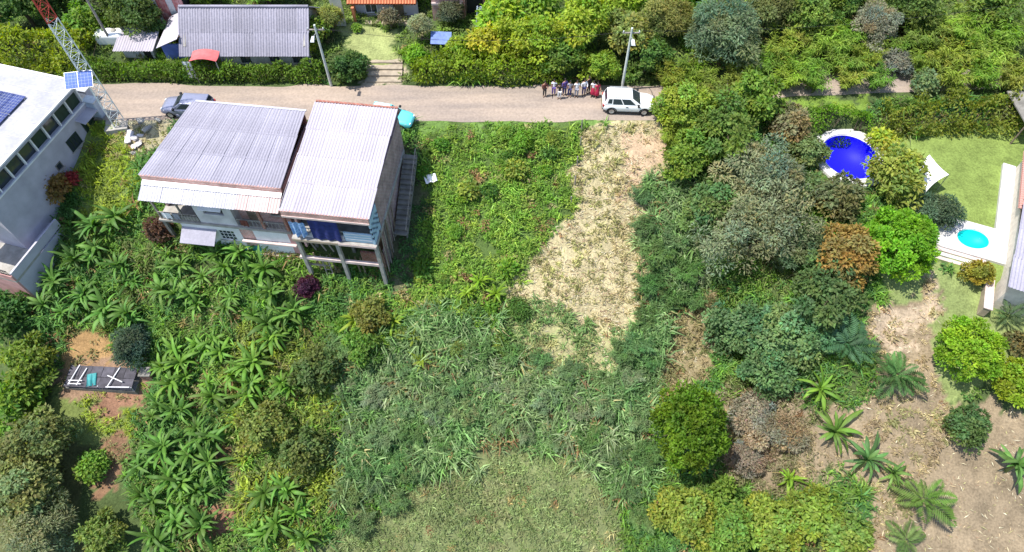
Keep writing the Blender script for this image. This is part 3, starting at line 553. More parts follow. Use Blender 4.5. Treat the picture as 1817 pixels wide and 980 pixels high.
    for k in range(n):
        y = 9.2 - k * .36; z_ = -.1 - k * .2; root_o = B(W_ + .18, W_ + 1.25, y - .38, y, z_ - .16, z_).build('step', M['concrete_dark'], root)
    st = MB(); st.bar((W_ + .22, 9.2, -.35), (W_ + .22, 9.2 - n * .36, -.35 - n * .2), .08, .2); st.bar((W_ + 1.2, 9.2, -.35), (W_ + 1.2, 9.2 - n * .36, -.35 - n * .2), .08, .2); st.build('stringer', M['concrete_dark'], root)
    hr = MB()
    for k in range(0, n + 1, 3): hr.bar((W_ + 1.22, 9.1 - k * .36, -.1 - k * .2), (W_ + 1.22, 9.1 - k * .36, .8 - k * .2), .05)
    hr.bar((W_ + 1.22, 9.1, .8), (W_ + 1.22, 9.1 - n * .36, .8 - n * .2), .05); hr.build('handrail', M['woodgrey'], root)
house_b()
# ------------------------------------------------------------------ white house at the left edge
def house_l():
    h = House('white_house', 'pale two storey house with white roof and window band at the left edge', 'house', L_O, RL, -5.2)
    h.put('roof', B(-14, .35, -11.8, .4, 3.3, 3.5), M['roofL'], bevel=.02); h.put('roof_kerb', MB().box(.18, .345, -11.8, .4, 3.503, 3.62).box(-14, .18, .22, .398, 3.503, 3.62), M['white'])
    for i in range(7): h.box('roof_seam', M['roofW'], -14, .17, -11.0 + i * 1.6, -10.95 + i * 1.6, 3.502, 3.53)
    h.box('body', M['dark'], -13.6, -.6, -11.3, -.2, -5.0, 3.29)
    # side wall with a long band of openings below the eave
    h.box('side_wall', M['lav'], -.25, .0, -11.5, 0, -6.2, 1.75); h.box('back_wall', M['lav'], -13.8, -.251, -.2, 0, -2, 3.28); h.box('front_wall', M['lav'], -13.8, -.0, -11.75, -11.502, -6, 1.75)
    ys = np.linspace(-11.5, -.1, 9)
    for k, y in enumerate(ys): h.box('mullion', M['white'], -.22, -.02, y - .06, y + .06, 1.75, 3.29)
    for k in range(8): h.box('pane', M['greenpaint' if k > 3 else 'glass'] if k != 5 else M['glass'], -.3, -.26, ys[k] + .06, ys[k + 1] - .06, 1.76, 3.28)
    h.box('band_sill', M['white'], -.02, .12, -11.5, 0, 1.62, 1.74)
    window(h, -3.6, -2.3, 0, -.6, .55, 'greenpaint', (2, 0), .06, 1, 'x'); window(h, -5.6, -5.0, 0, -.75, -.15, 'concrete_dark', (0, 0), .06, 1, 'x')
    d = h.box('door', M['greenpaint'], .002, .08, -1.5, -.25, -1.2, 1.1); B(.082, .1, -1.1, -.95, -1.1, 1.0).build('door_stripe', M['yellow'], d)
    h.put('canopy', MB().hexa([(0.01, -1.8, 1.15), (.9, -1.8, 1.0), (.9, -.1, 1.0), (.01, -.1, 1.15), (.01, -1.8, 1.2), (.9, -1.8, 1.05), (.9, -.1, 1.05), (.01, -.1, 1.2)]), M['lav'])
    h.box('step_block', M['lav'], .003, 1.3, -1.9, -.1, -2.6, -1.25); h.box('step_block', M['red'], .003, .5, -4.6, -3.3, -2.2, -2.1)
    # lower terrace annex
    h.box('annex_floor', M['concrete'], -3.2, 1.1, -14.6, -11.76, -3.4, -3.2); h.box('annex_wall', M['pink'], -3.2, 1.1, -14.6, -14.45, -6.2, -3.41); h.box('annex_wall', M['lav'], .95, 1.1, -14.449, -9.0, -6.2, -3.41)
    h.box('annex_parapet', M['lav'], .95, 1.1, -14.45, -9.0, -3.199, -2.4); h.box('annex_parapet', M['pink'], -3.2, 1.1, -14.6, -14.452, -3.199, -2.6)
    h.box('annex_roof', M['lav'], .001, .94, -11.75, -9.0, -3.4, -3.2); rail(h, -3.1, 1.0, -14.53, -2.6, -2.0, 'black', .2)
    h.put('awning', MB().hexa([(-3.6, -14.0, .35), (-.9, -14.0, .35), (-.9, -11.76, .7), (-3.6, -11.76, .7), (-3.6, -14.0, .4), (-.9, -14.0, .4), (-.9, -11.76, .76), (-3.6, -11.76, .76)]), M['white'])
    # solar array on the roof
    s = thing('solar_array', 'dark blue solar panel array on the white roof at left', 'solar panels', (L_O[0], L_O[1], 3.5), RL)
    fr = MB()
    for y in (-6.2, -4.4, -2.6): fr.box(-8.6, -2.5, y, y + .06, .03, .12)
    fr.build('mounting_frame', M['steel'], s)
    for i in range(6):
        for j in range(2):
            o = B(-8.6 + i * 1.02, -8.6 + i * 1.02 + .98, -6.4 + j * 2.05, -6.4 + j * 2.05 + 2.0, .125, .165).build('panel', M['solar'], s); g = MB()
            for k in range(1, 4): g.box(-8.6 + i * 1.02 + k * .245 - .006, -8.6 + i * 1.02 + k * .245 + .006, -6.38 + j * 2.05, -6.4 + j * 2.05 + 1.98, .166, .169)
            for k in range(1, 7): g.box(-8.59 + i * 1.02, -8.63 + (i + 1) * 1.02 - .02, -6.4 + j * 2.05 + k * .286 - .006, -6.4 + j * 2.05 + k * .286 + .006, .1661, .1691)
            g.build('cell_lines', M['steel'], o)
house_l()
# ------------------------------------------------------------------ houses beyond the road
def gable(h, x0, x1, y0, y1, ze, zr, m, cols, rows, over=.3):
    ym = (y0 + y1) / 2; f = MB()
    for i in range(5):
        x = x0 + (x1 - x0) * i / 4; f.bar((x, y0, ze - .1), (x, ym, zr - .1), .08); f.bar((x, y1, ze - .1), (x, ym, zr - .1), .08)
    f.bar((x0, ym, zr - .12), (x1, ym, zr - .12), .1)
    r = h.put('roof', f, M['wood']); sheet_roof(r, 0, x0 - over, x1 + over, ym, zr, y0 - over, ze - over * (zr - ze) / (ym - y0), cols, rows, m)
    sheet_roof(r, 0, x0 - over, x1 + over, ym, zr, y1 + over, ze - over * (zr - ze) / (y1 - ym), cols, rows, m); MB().tube([(x0 - over, ym, zr + .1), (x1 + over, ym, zr + .1)], .13, 8).build('ridge_cap', m, r)
def back_houses():
    h = House('grey_roof_house', 'long house with dark grey corrugated gable roof beyond the roadside hedge', 'house', (0, 0), 0, .6)
    x0, x1, y0, y1 = -28.0, -17.6, 48.55, 54.3
    h.box('front_wall', M['concrete'], x0, x1, y0, y0 + .2, .3, 2.2); h.box('back_wall', M['concrete'], x0, x1, y1 - .2, y1, .5, 2.2)
    for x in (x0, x1 - .2): h.put('gable_wall', MB().hexa([(x, y0 + .2, .4), (x + .2, y0 + .2, .4), (x + .2, y1 - .2, .4), (x, y1 - .2, .4), (x, y0 + .2, 2.6), (x + .2, y0 + .2, 2.6), (x + .2, y1 - .2, 2.6), (x, y1 - .2, 2.6)]).add([(x, y0 + .2, 2.6), (x, y1 - .2, 2.6), (x, 51.5, 4.4), (x + .2, y0 + .2, 2.6), (x + .2, y1 - .2, 2.6), (x + .2, 51.5, 4.4)], [(0, 1, 2), (3, 5, 4), (0, 2, 5, 3), (1, 4, 5, 2)]), M['concrete'])
    gable(h, x0, x1, y0, y1, 2.35, 4.5, M['roofC'], 12, 2)
    for x in (-23.4, -20.9, -18.9): window(h, x, x + .8, y0, 1.1, 1.95, 'black', (1, 0))
    lf = MB(); lf.bar((-30.3, 49.3, 2.3), (-28.2, 49.3, 3.2), .08); lf.bar((-30.3, 52.7, 2.3), (-28.2, 52.7, 3.2), .08); lr = h.put('lean_to', lf, M['wood'])
    ln_ = MB().hexa([(-30.5, 48.9, 2.25), (-28.35, 48.9, 3.2), (-28.35, 53.2, 3.2), (-30.5, 53.2, 2.25), (-30.5, 48.9, 2.28), (-28.35, 48.9, 3.23), (-28.35, 53.2, 3.23), (-30.5, 53.2, 2.28)]); ln_.build('roof_sheet', M['roofB'], lr)
    h.box('lean_to_wall', M['blue'], -30.3, -28.1, 49.4, 49.5, .4, 2.3)
    # red clad hut
    h = House('red_hut', 'faded red and white clad hut at the top left behind the grey roof', 'hut', (0, 0), 0, 1.0)
    x0, x1, y0, y1 = -32.2, -29.0, 53.6, 57
    h.box('wall', M['dark'], x0 + .06, x1 - .06, y0 + .06, y1, .8, 4.6)
    for i in range(11):
        x = x0 + i * (x1 - x0) / 11; h.box('plank', M['white' if i in (2, 6, 7) else 'redclad'], x + .01, x + (x1 - x0) / 11 - .01, y0 - .02 - .015 * (i % 2), y0 + .055, .9, 4.4)
    r = h.put('roof', MB().box(x0 - .3, x1 + .3, y0 - .4, y1 + .3, 4.62, 4.7), M['redclad'])
    # low pale shed
    h = House('pale_shed', 'low shed with pale lavender roof left of the grey roofed house', 'shed', (0, 0), 0, .6)
    h.box('wall', M['offwhite'], -34.0, -31.4, 49.6, 51.6, .3, 1.75); r = h.put('roof', MB().box(-34.1, -31.3, 49.7, 51.6, 1.76, 1.82), M['wood']); sheet_roof(r, 0, -34.4, -31.0, 52.0, 2.15, 49.2, 1.85, 5, 1, M['roofB'])
    h.box('door', M['dark'], -32.2, -31.6, 49.56, 49.595, .35, 1.6)
    # tank
    tx, ty = P(197, 66, .7); t = thing('water_tank', 'white rounded tank among the bushes at upper left', 'tank', (tx, ty, hz(tx, ty)))
    b = B(-1.25, 1.25, -.6, .6, .15, 1.35).build('tank_body', M['carwhite'], t); bv = b.modifiers.new('bevel', 'BEVEL'); bv.width = .3; bv.segments = 5
    B(-1.1, 1.1, -.5, .5, 0, .16).build('plinth', M['concrete'], t); MB().lathe([(0, .1), (.22, .1), (.25, 0)], 14, (.5, 0, 1.35)).build('lid', M['concrete'], t)
    # red canopy
    cx, cy = -26.1, 47.75; t = thing('red_canopy', 'small red tarpaulin canopy in front of the grey roofed house', 'canopy', (cx, cy, hz(cx, cy)))
    cv = MB(); n = 10
    vs = [(-1.15 + 2.3 * i / n, -.6 + 1.3 * j / 4, 2.3 + .25 * math.sin(math.pi * i / n) - .12 * math.sin(math.pi * j / 4) + k * .02) for k in (0, 1) for j in range(5) for i in range(n + 1)]
    q = 5 * (n + 1); cv.add(vs, [(a, a + 1, a + n + 2, a + n + 1) for j in range(4) for i in range(n) for a in (j * (n + 1) + i,)] + [(q + a, q + a + n + 1, q + a + n + 2, q + a + 1) for j in range(4) for i in range(n) for a in (j * (n + 1) + i,)], 0, True)
    cv.build('tarpaulin', M['red'], t)
    for x, y in ((-1.1, -.55), (1.1, -.55), (-1.1, .65), (1.1, .65)): MB().tube([(x, y, -.05), (x, y, 2.3)], .035, 6).build('post', M['steel'], t)
    c = MB(); cloth(c, -1.8, -1.12, -.5, .5, 2.2, .06, 2); c.build('side_sheet', M['cloth_white'], t)
    # orange trimmed house by the lawn
    h = House('orange_tiled_house', 'house with orange tile eave and pale lilac wall behind the small lawn', 'house', (0, 0), 0, .9)
    x0, x1, y0 = -14.6, -8.6, 55.2
    h.box('front_wall', M['lav'], x0 + .3, x1, y0, y0 + .2, .7, 2.5); h.box('side_wall', M['orange'], x0 + .1, x0 + .299, y0 - .3, y0 + 5, .7, 2.5); h.box('terrace', M['stone'], x0 - .2, x1 + .3, y0 - 1.3, y0 - .01, .7, 1.0)
    tr = MB(); tr.box(x0, x1, y0 - .5, y0 + 5, 2.5, 2.56); rr = h.put('roof', tr, M['wood']); me = MB().lathe([(.12, 0), (.14, .45)], 10, (0, 0, 0), 0, 'y').mesh('tile', M['orange'])
    for j in range(3):
        for i in range(24): mesh_obj('tile', me, rr, (x0 - .1 + i * .26, y0 - .75 + j * .4, 2.66 + j * .16), (.38, 0, 0))
    sheet_roof(rr, 0, x0 - .1, x1 + .2, y0 + 5, 4.6, y0 + .4, 3.1, 7, 2, M['roofB'])
    h.box('post', M['orange'], x0 + .15, x0 + .4, y0 - 1.1, y0 - .85, 1.0, 2.5); h.box('post', M['wood'], -11.6, -11.45, y0 - 1.1, y0 - .95, 1.0, 2.5)
    window(h, -13.4, -12.3, y0, 1.3, 2.2, 'white', (1, 0)); dr = h.box('door', M['wood'], -10.8, -9.9, y0 - .05, y0 - .002, 1.0, 2.4)
    # brick building
    h = House('brick_building', 'reddish brick building with dark open doorway at the top behind the trees', 'building', (0, 0), 0, .9)
    bw = MB().box(-7.2, -4.4, 54.4, 54.6, .7, 4.2); h.put('front_wall', bw, M['brickpink']); h.box('side_wall', M['brick'], -4.4, -4.2, 54.4, 59, .7, 4.2); h.box('doorway', M['dark'], -4.1, -2.6, 55.2, 55.3, .7, 3.4); h.box('roof_slab', M['concrete'], -7.4, -2.4, 54.2, 59.2, 4.22, 4.4)
    h.box('ledge', M['pinkwhite'], -7.2, -4.5, 54.25, 54.39, 2.7, 2.9); h.box('post', M['brick'], -2.6, -2.4, 54.4, 54.6, .7, 4.2); window(h, -6.5, -5.4, 54.4, 1.2, 2.3, 'wood', (1, 0))
    wx, wy = P(600, 25, 1.2); t = thing('cream_wall', 'tall cream wall left of the orange tiled house', 'wall', (wx, wy, hz(wx, wy))); B(-.5, .5, -.12, .12, -.1, 3.2).build('panel', M['cream'], t); B(-.56, .56, -.17, .17, 3.2, 3.3).build('coping', M['concrete'], t)
    # blue sheet over a frame, bundle of drying racks
    bx_, by_ = P(783, 72, .8); t = thing('blue_tarpaulin', 'blue tarpaulin sheltering the yard beside the lawn', 'tarpaulin', (bx_, by_, hz(bx_, by_))); MB().hexa([(-.9, -.6, .9), (.9, -.6, .8), (.9, .6, 1.2), (-.9, .6, 1.3), (-.9, -.6, .92), (.9, -.6, .82), (.9, .6, 1.22), (-.9, .6, 1.32)]).build('sheet', M['bluetarp'], t)
    for x, y, z_ in ((-.85, -.55, .9), (.85, -.55, .82), (.85, .55, 1.2), (-.85, .55, 1.3)): MB().tube([(x, y, -.1), (x, y, z_)], .03, 6).build('post', M['wood'], t)
    rx, ry = P(852, 38, 1); t = thing('cane_stack', 'upright bundle of pale bluish canes beside the brick building', 'cane bundle', (rx, ry, hz(rx, ry)))
    for i in range(12): a = i * .52; MB().tube([(.45 * math.cos(a), .3 * math.sin(a), -.05), (.22 * math.cos(a + .3), .15 * math.sin(a + .3), 2.2 + .3 * random.random())], .04, 5).build('cane', M['cabinet'], t)
    # garden steps up to the lawn
    t = thing('garden_steps', 'broad pale stone steps from the road up to the small lawn', 'steps', (-11.2, 47.2, 0))
    for k in range(4): B(-1.6, 1.6, k * .62, k * .62 + .75, -.1, .12 + k * .18, ).build('step', M['stone'], t, bevel=.03)
back_houses()
# ------------------------------------------------------------------ house and terrace at the right edge, pools, sail
def right_side():
    h = House('terrace_house', 'house with pink tiled and grey roofs cut off by the right edge', 'house', (35.5, 28.9), R(-25.6), -1.6)
    h.box('terrace', M['deck'], 0, .95, .6, 11.2, -1.9, -1.25); h.box('wall', M['cream'], .95, 11, -1, 11, -1.8, .4)
    r = h.put('roof', MB().box(.75, 11.2, -1.2, 11.1, .4, .48), M['wood'])
    # tiles on the pink roof (falls towards the terrace)
    tm = MB().lathe([(.11, 0), (.13, .5)], 8, (0, 0, 0), 0, 'y').mesh('tile', M['pinktile'])
    for i in range(26):
        for j in range(5): o = mesh_obj('tile', tm, r, (.5 + j * .45, 4.6 + i * .25, .62 + j * .13), (0, -.28, -math.pi / 2))
    g = h.put('grey_roof', MB().box(.7, 11, -3.0, 4.4, .5, .56), M['wood']); sheet_roof(g, 0, .4, 11, 4.5, 1.6, -3.2, .65, 12, 3, M['roofA']); h.box('gutter', M['black'], .4, 11, 4.52, 4.64, 1.4, 1.6)
    h.box('wall', M['cream'], .8, 11, -2.8, -1.01, -2.6, .49)
    x, y = P(1725, 505, 0); t = thing('garden_wall', 'low pinkish stone planter wall below the corner of the terrace house', 'wall', (34.6, 26.6, hz(34.6, 26.6)), R(66)); B(-1.5, 1.5, -.25, .25, -.3, .7).build('body', M['stone'], t, bevel=.04); B(-1.55, 1.55, -.3, .3, .7, .78).build('coping', M['pinkwhite'], t)
    # big pool
    def pool(name, label, c, rx, ry, zt, dw, lin, wat, dep, rim=.5):
        t = thing(name, label, 'pool', (c[0], c[1], zt - .15)); n = 48
        MB().lathe([(1, .15), (1 + dw, .15), (1 + dw + .02, -.25)], n, (0, 0, 0), 0, 'z', rx, ry, False).lathe([(1, .15), (1, .02)], n, (0, 0, 0), 0, 'z', rx, ry, False).build('deck', M['deck'], t)
        MB().lathe([(1, .02), (.97, -dep), (.0, -dep - .05)], n, (0, 0, 0), 0, 'z', rx, ry, True).build('basin', M[lin], t); MB().lathe([(.995, .03), (.5, .03), (0, .03)], n, (0, 0, 0), 0, 'z', rx, ry, False).build('water', M[wat], t)
        MB().lathe([(.985, .035), (1.03, .165), (1.06, .16)], n, (0, 0, 0), 0, 'z', rx, ry, True).build('rim', M['white'], t); return t
    pool('swimming_pool', 'round swimming pool of deep blue water with a white deck', pb, 2.3, 2.5, -1.3, .32, 'liner', 'water', 1.25)
    t = pool('plunge_pool', 'small oval turquoise pool beside the terrace at right', ps, 1.2, .95, -1.28, .12, 'linercyan', 'watercyan', .5)
    dk = thing('pool_terrace', 'white paved platform with steps round the small turquoise pool', 'terrace', (ps[0], ps[1], -1.5), R(-22))
    n = 40; o_ = MB(); outer = [(-2.7, -1.5), (2.4, -1.5), (2.9, 1.75), (-2.4, 1.75)]
    el = [(1.28 * math.cos(2 * math.pi * k / n), 1.03 * math.sin(2 * math.pi * k / n)) for k in range(n)]
    c_, s_ = math.cos(R(22)), math.sin(R(22)); el = [(c_ * a - s_ * b, s_ * a + c_ * b) for a, b in el]
    def edge(k):
        a = math.atan2(el[k][1], el[k][0]); dx, dy = math.cos(a), math.sin(a); m_ = min(2.6 / abs(dx) if abs(dx) > 1e-6 else 9, 1.65 / abs(dy) if abs(dy) > 1e-6 else 9); return dx * m_, dy * m_
    ou = [edge(k) for k in range(n)]; vs = [(x, y, z) for z in (.2, -.3) for x, y in el] + [(x, y, z) for z in (.2, -.3) for x, y in ou]
    fs = []
    for k in range(n):
        j = (k + 1) % n; fs += [(k, j, 2 * n + j, 2 * n + k), (2 * n + k, 2 * n + j, 3 * n + j, 3 * n + k), (k, n + k, n + j, j)]
    o_.add(vs, fs); o_.build('slab', M['deck'], dk)
    for k in range(4): B(-2.6, 1.0, -1.68 - .4 * (k + 1) + .09, -1.68 - .4 * k, -.6, .12 - .05 * k).build('step', M['deck' if k % 2 else 'pinkwhite'], dk, bevel=.02)
    # shade sail on four posts
    q = [at(1622, 285, .2), at(1648, 277, .2), at(1682, 312, .2), at(1645, 338, .2)]; cx = sum(a for a, b in q) / 4; cy = sum(b for a, b in q) / 4; t = thing('shade_sail', 'white stretched shade sail on thin posts over the garden lawn', 'shade sail', (cx, cy, -1.5))
    vs = []; nn = 10
    for k in (0, 1):
        for j in range(nn + 1):
            for i in range(nn + 1):
                u, v = i / nn, j / nn; pu, pv = u, v; sag = .16 * math.sin(math.pi * u) * math.sin(math.pi * v)
                pull = .12; uu = .5 + (u - .5) * (1 - pull * math.sin(math.pi * v)); vv = .5 + (v - .5) * (1 - pull * math.sin(math.pi * u))
                x = (1 - uu) * (1 - vv) * q[0][0] + uu * (1 - vv) * q[1][0] + uu * vv * q[2][0] + (1 - uu) * vv * q[3][0]; y = (1 - uu) * (1 - vv) * q[0][1] + uu * (1 - vv) * q[1][1] + uu * vv * q[2][1] + (1 - uu) * vv * q[3][1]
                vs.append((x - cx, y - cy, 1.7 - sag + .012 * k + .25 * (u - .5)))
    Q = (nn + 1) ** 2; sl = MB(); sl.add(vs, [f for j in range(nn) for i in range(nn) for a in (j * (nn + 1) + i,) for f in ((a, a + 1, a + nn + 2, a + nn + 1), (Q + a, Q + a + nn + 1, Q + a + nn + 2, Q + a + 1))], 0, True); sl.build('sail', M['cloth_white'], t)
    for i, (a, b) in enumerate(q): MB().tube([(a - cx, b - cy, -.1), (a - cx, b - cy, 1.7 + (.125 if i in (1, 2) else -.125))], .03, 6).build('post', M['steel'], t)
    gx_, gy_ = at(1835, 205, 0); t = thing('dark_pavilion', 'dark pointed pavilion roof at the right edge above the lawn', 'pavilion', (gx_, gy_, hz(gx_, gy_)))
    MB().add([(-2, -2, 2.2), (2, -2, 2.2), (2, 2, 2.2), (-2, 2, 2.2), (0, 0, 3.4), (-2, -2, 2.1), (2, -2, 2.1), (2, 2, 2.1), (-2, 2, 2.1)], [(0, 1, 4), (1, 2, 4), (2, 3, 4), (3, 0, 4), (0, 5, 6, 1), (1, 6, 7, 2), (2, 7, 8, 3), (3, 8, 5, 0), (8, 7, 6, 5)]).build('roof', M['concrete_dark'], t)
    for a in (-1.8, 1.8):
        for b in (-1.8, 1.8): MB().tube([(a, b, -.3), (a, b, 2.15)], .07, 6).build('post', M['wood'], t)
right_side()
# ------------------------------------------------------------------ lattice mast with its equipment
def tower():
    x0, y0 = -32.9, 42.35; z0 = hz(x0, y0); t = thing('lattice_mast', 'red and white lattice radio mast rising beside the road', 'mast', (x0, y0, z0), R(12))
    n = 3; Ht = 15.0; bay = 1.0; nb = int(Ht / bay)
    def leg(k, z): r = .62 - .012 * z; a = 2 * math.pi * k / n + .4; return Vector((r * math.cos(a), r * math.sin(a), z))
    def red(z): return 5.3 < z < 6.6 or z > 10.2 and z < 15 or 20 < z
    for s in range(0, nb, 2):
        mb = MB(); m = 'towerred' if red(s + .9) else 'towerwhite'
        for b in (s, s + 1):
            for k in range(n):
                mb.tube([leg(k, b * bay), leg(k, (b + 1) * bay)], .045, 6, 0, False); mb.tube([leg(k, b * bay), leg((k + 1) % n, (b + 1) * bay)], .022, 5, 0, False)
                mb.tube([leg(k, b * bay), leg((k + 1) % n, b * bay)], .022, 5, 0, False)
                mb.tube([leg((k + 1) % n, b * bay), leg(k, (b + 1) * bay)], .022, 5, 0, False)
        mb.build('section', M[m], t)
    B(-.9, .9, -.9, .9, -.5, .06).build('footing', M['concrete'], t)
    for i in range(2):
        a = R(-12); p = MB().box(-.5, .5, -.62, .62, 0, .04).build('solar_panel', M['solarblue'], t, (-.75 + i * 1.02, -.85 - i * .2, 5.35 + i * .12), (R(28), 0, R(-2))); MB().box(-.54, .54, -.66, .66, -.04, -.002).build('frame', M['steel'], p); MB().bar((0, .5, -.04), (.1, .75, -.4), .06).build('bracket', M['steel'], p)
        g_ = MB()
        for q in range(1, 4): g_.box(-.5 + q * .25 - .005, -.5 + q * .25 + .005, -.61, .61, .041, .044)
        for q in range(1, 5): g_.box(-.49, .49, -.62 + q * .248 - .005, -.62 + q * .248 + .005, .0412, .0442)
        g_.build('cell_lines', M['cabinet'], p)
    for i, (px, py, w_, d_, hh, lab) in enumerate(((178, 205, 1.0, .7, 1.7, 'grey blue equipment cabinet standing at the foot of the mast'), (160, 178, .8, .6, 1.2, 'smaller equipment cabinet behind the one at the mast foot'))):
        x, y = P(px, py, 0); c = thing('equipment_cabinet', lab, 'cabinet', (x, y, hz(x, y)), R(-14)); B(-w_ / 2, w_ / 2, -d_ / 2, d_ / 2, .1, hh).build('body', M['cabinet'], c, bevel=.03); B(-w_ / 2 - .06, w_ / 2 + .06, -d_ / 2 - .06, d_ / 2 + .06, hh + .003, hh + .07).build('lid', M['steel'], c); B(-w_ / 2 - .1, w_ / 2 + .1, -d_ / 2 - .1, d_ / 2 + .1, -.3, .1).build('plinth', M['concrete'], c)
        d = B(-w_ / 2 + .05, w_ / 2 - .05, -d_ / 2 - .03, -d_ / 2 - .002, .16, hh - .08).build('door', M['cabinet'], c); B(w_ / 2 - .2, w_ / 2 - .15, -d_ / 2 - .06, -d_ / 2 - .031, hh * .45, hh * .6).build('handle', M['black'], d)
tower()
def pole(px, py, hh, label, lamp=1, arm=True, name='lamp_post', m='palepole'):
    x, y = P(px, py, 0); t = thing(name, label, 'pole', (x, y, hz(x, y)))
    MB().tube([(0, 0, -.4), (0, 0, hh)], [.13, .085], 10).build('pole', M[m], t)
    if arm: MB().bar((-.7, 0, hh - .45), (.7, 0, hh - .45), .09).build('crossarm', M['woodgrey'], t)
    if arm:
        for q in (-.62, 0, .62): MB().lathe([(.0, .16), (.05, .14), (.03, .09), (.055, .05), (.03, 0)], 8, (q, 0, hh - .4)).build('insulator', M['lampglass'], t)
    if lamp:
        MB().tube([(0, 0, hh - .9), (0, -.5, hh - .5), (0, -1.1, hh - .35)], .03, 6).build('lamp_arm', M['steel'], t)
        a = MB().add([(-.12, -1.05, hh - .4), (.12, -1.05, hh - .4), (.16, -1.65, hh - .38), (-.16, -1.65, hh - .38), (-.1, -1.05, hh - .26), (.1, -1.05, hh - .26), (.11, -1.6, hh - .28), (-.11, -1.6, hh - .28)], [(0, 1, 2, 3), (4, 5, 6, 7), (0, 1, 5, 4), (1, 2, 6, 5), (2, 3, 7, 6), (3, 0, 4, 7)]).build('lamp_head', M['lampglass'], t)
    return Vector((x, y, hz(x, y) + hh - .25))
c1 = pole(588, 153, 6.2, 'pale concrete lamp post at the hedge beyond the wide house')
c2 = pole(1103, 160, 6.3, 'pale concrete lamp post behind the white car')
c3 = pole(203, 84, 6.0, 'thin grey pole leaning in the bushes at upper left', 0, False, 'utility_pole', 'woodgrey')
c0 = Vector((-56, 47.2, 6.0)); c4 = Vector((46, 50.2, 6.6))
x_, y_ = 46, 50.2; t_ = thing('utility_pole', 'utility pole beyond the road at the far right', 'pole', (x_, y_, hz(x_, y_))); MB().tube([(0, 0, -.4), (0, 0, 6.6)], [.13, .085], 8).build('pole', M['concrete'], t_)
for (a, b, lab) in ((c1, c2, 'overhead cable along the far edge of the road between the lamp posts'), (c2, c4, 'overhead cable running right from the lamp post behind the white car')):
    for o in (0,):
        pts = [a.lerp(b, k / 24) + Vector((.6 * o, 0, -1.1 * 4 * (k / 24) * (1 - k / 24))) for k in range(25)]; tag(MB().tube(pts, .014, 5).build('overhead_cable', M['black']), lab, 'cable')
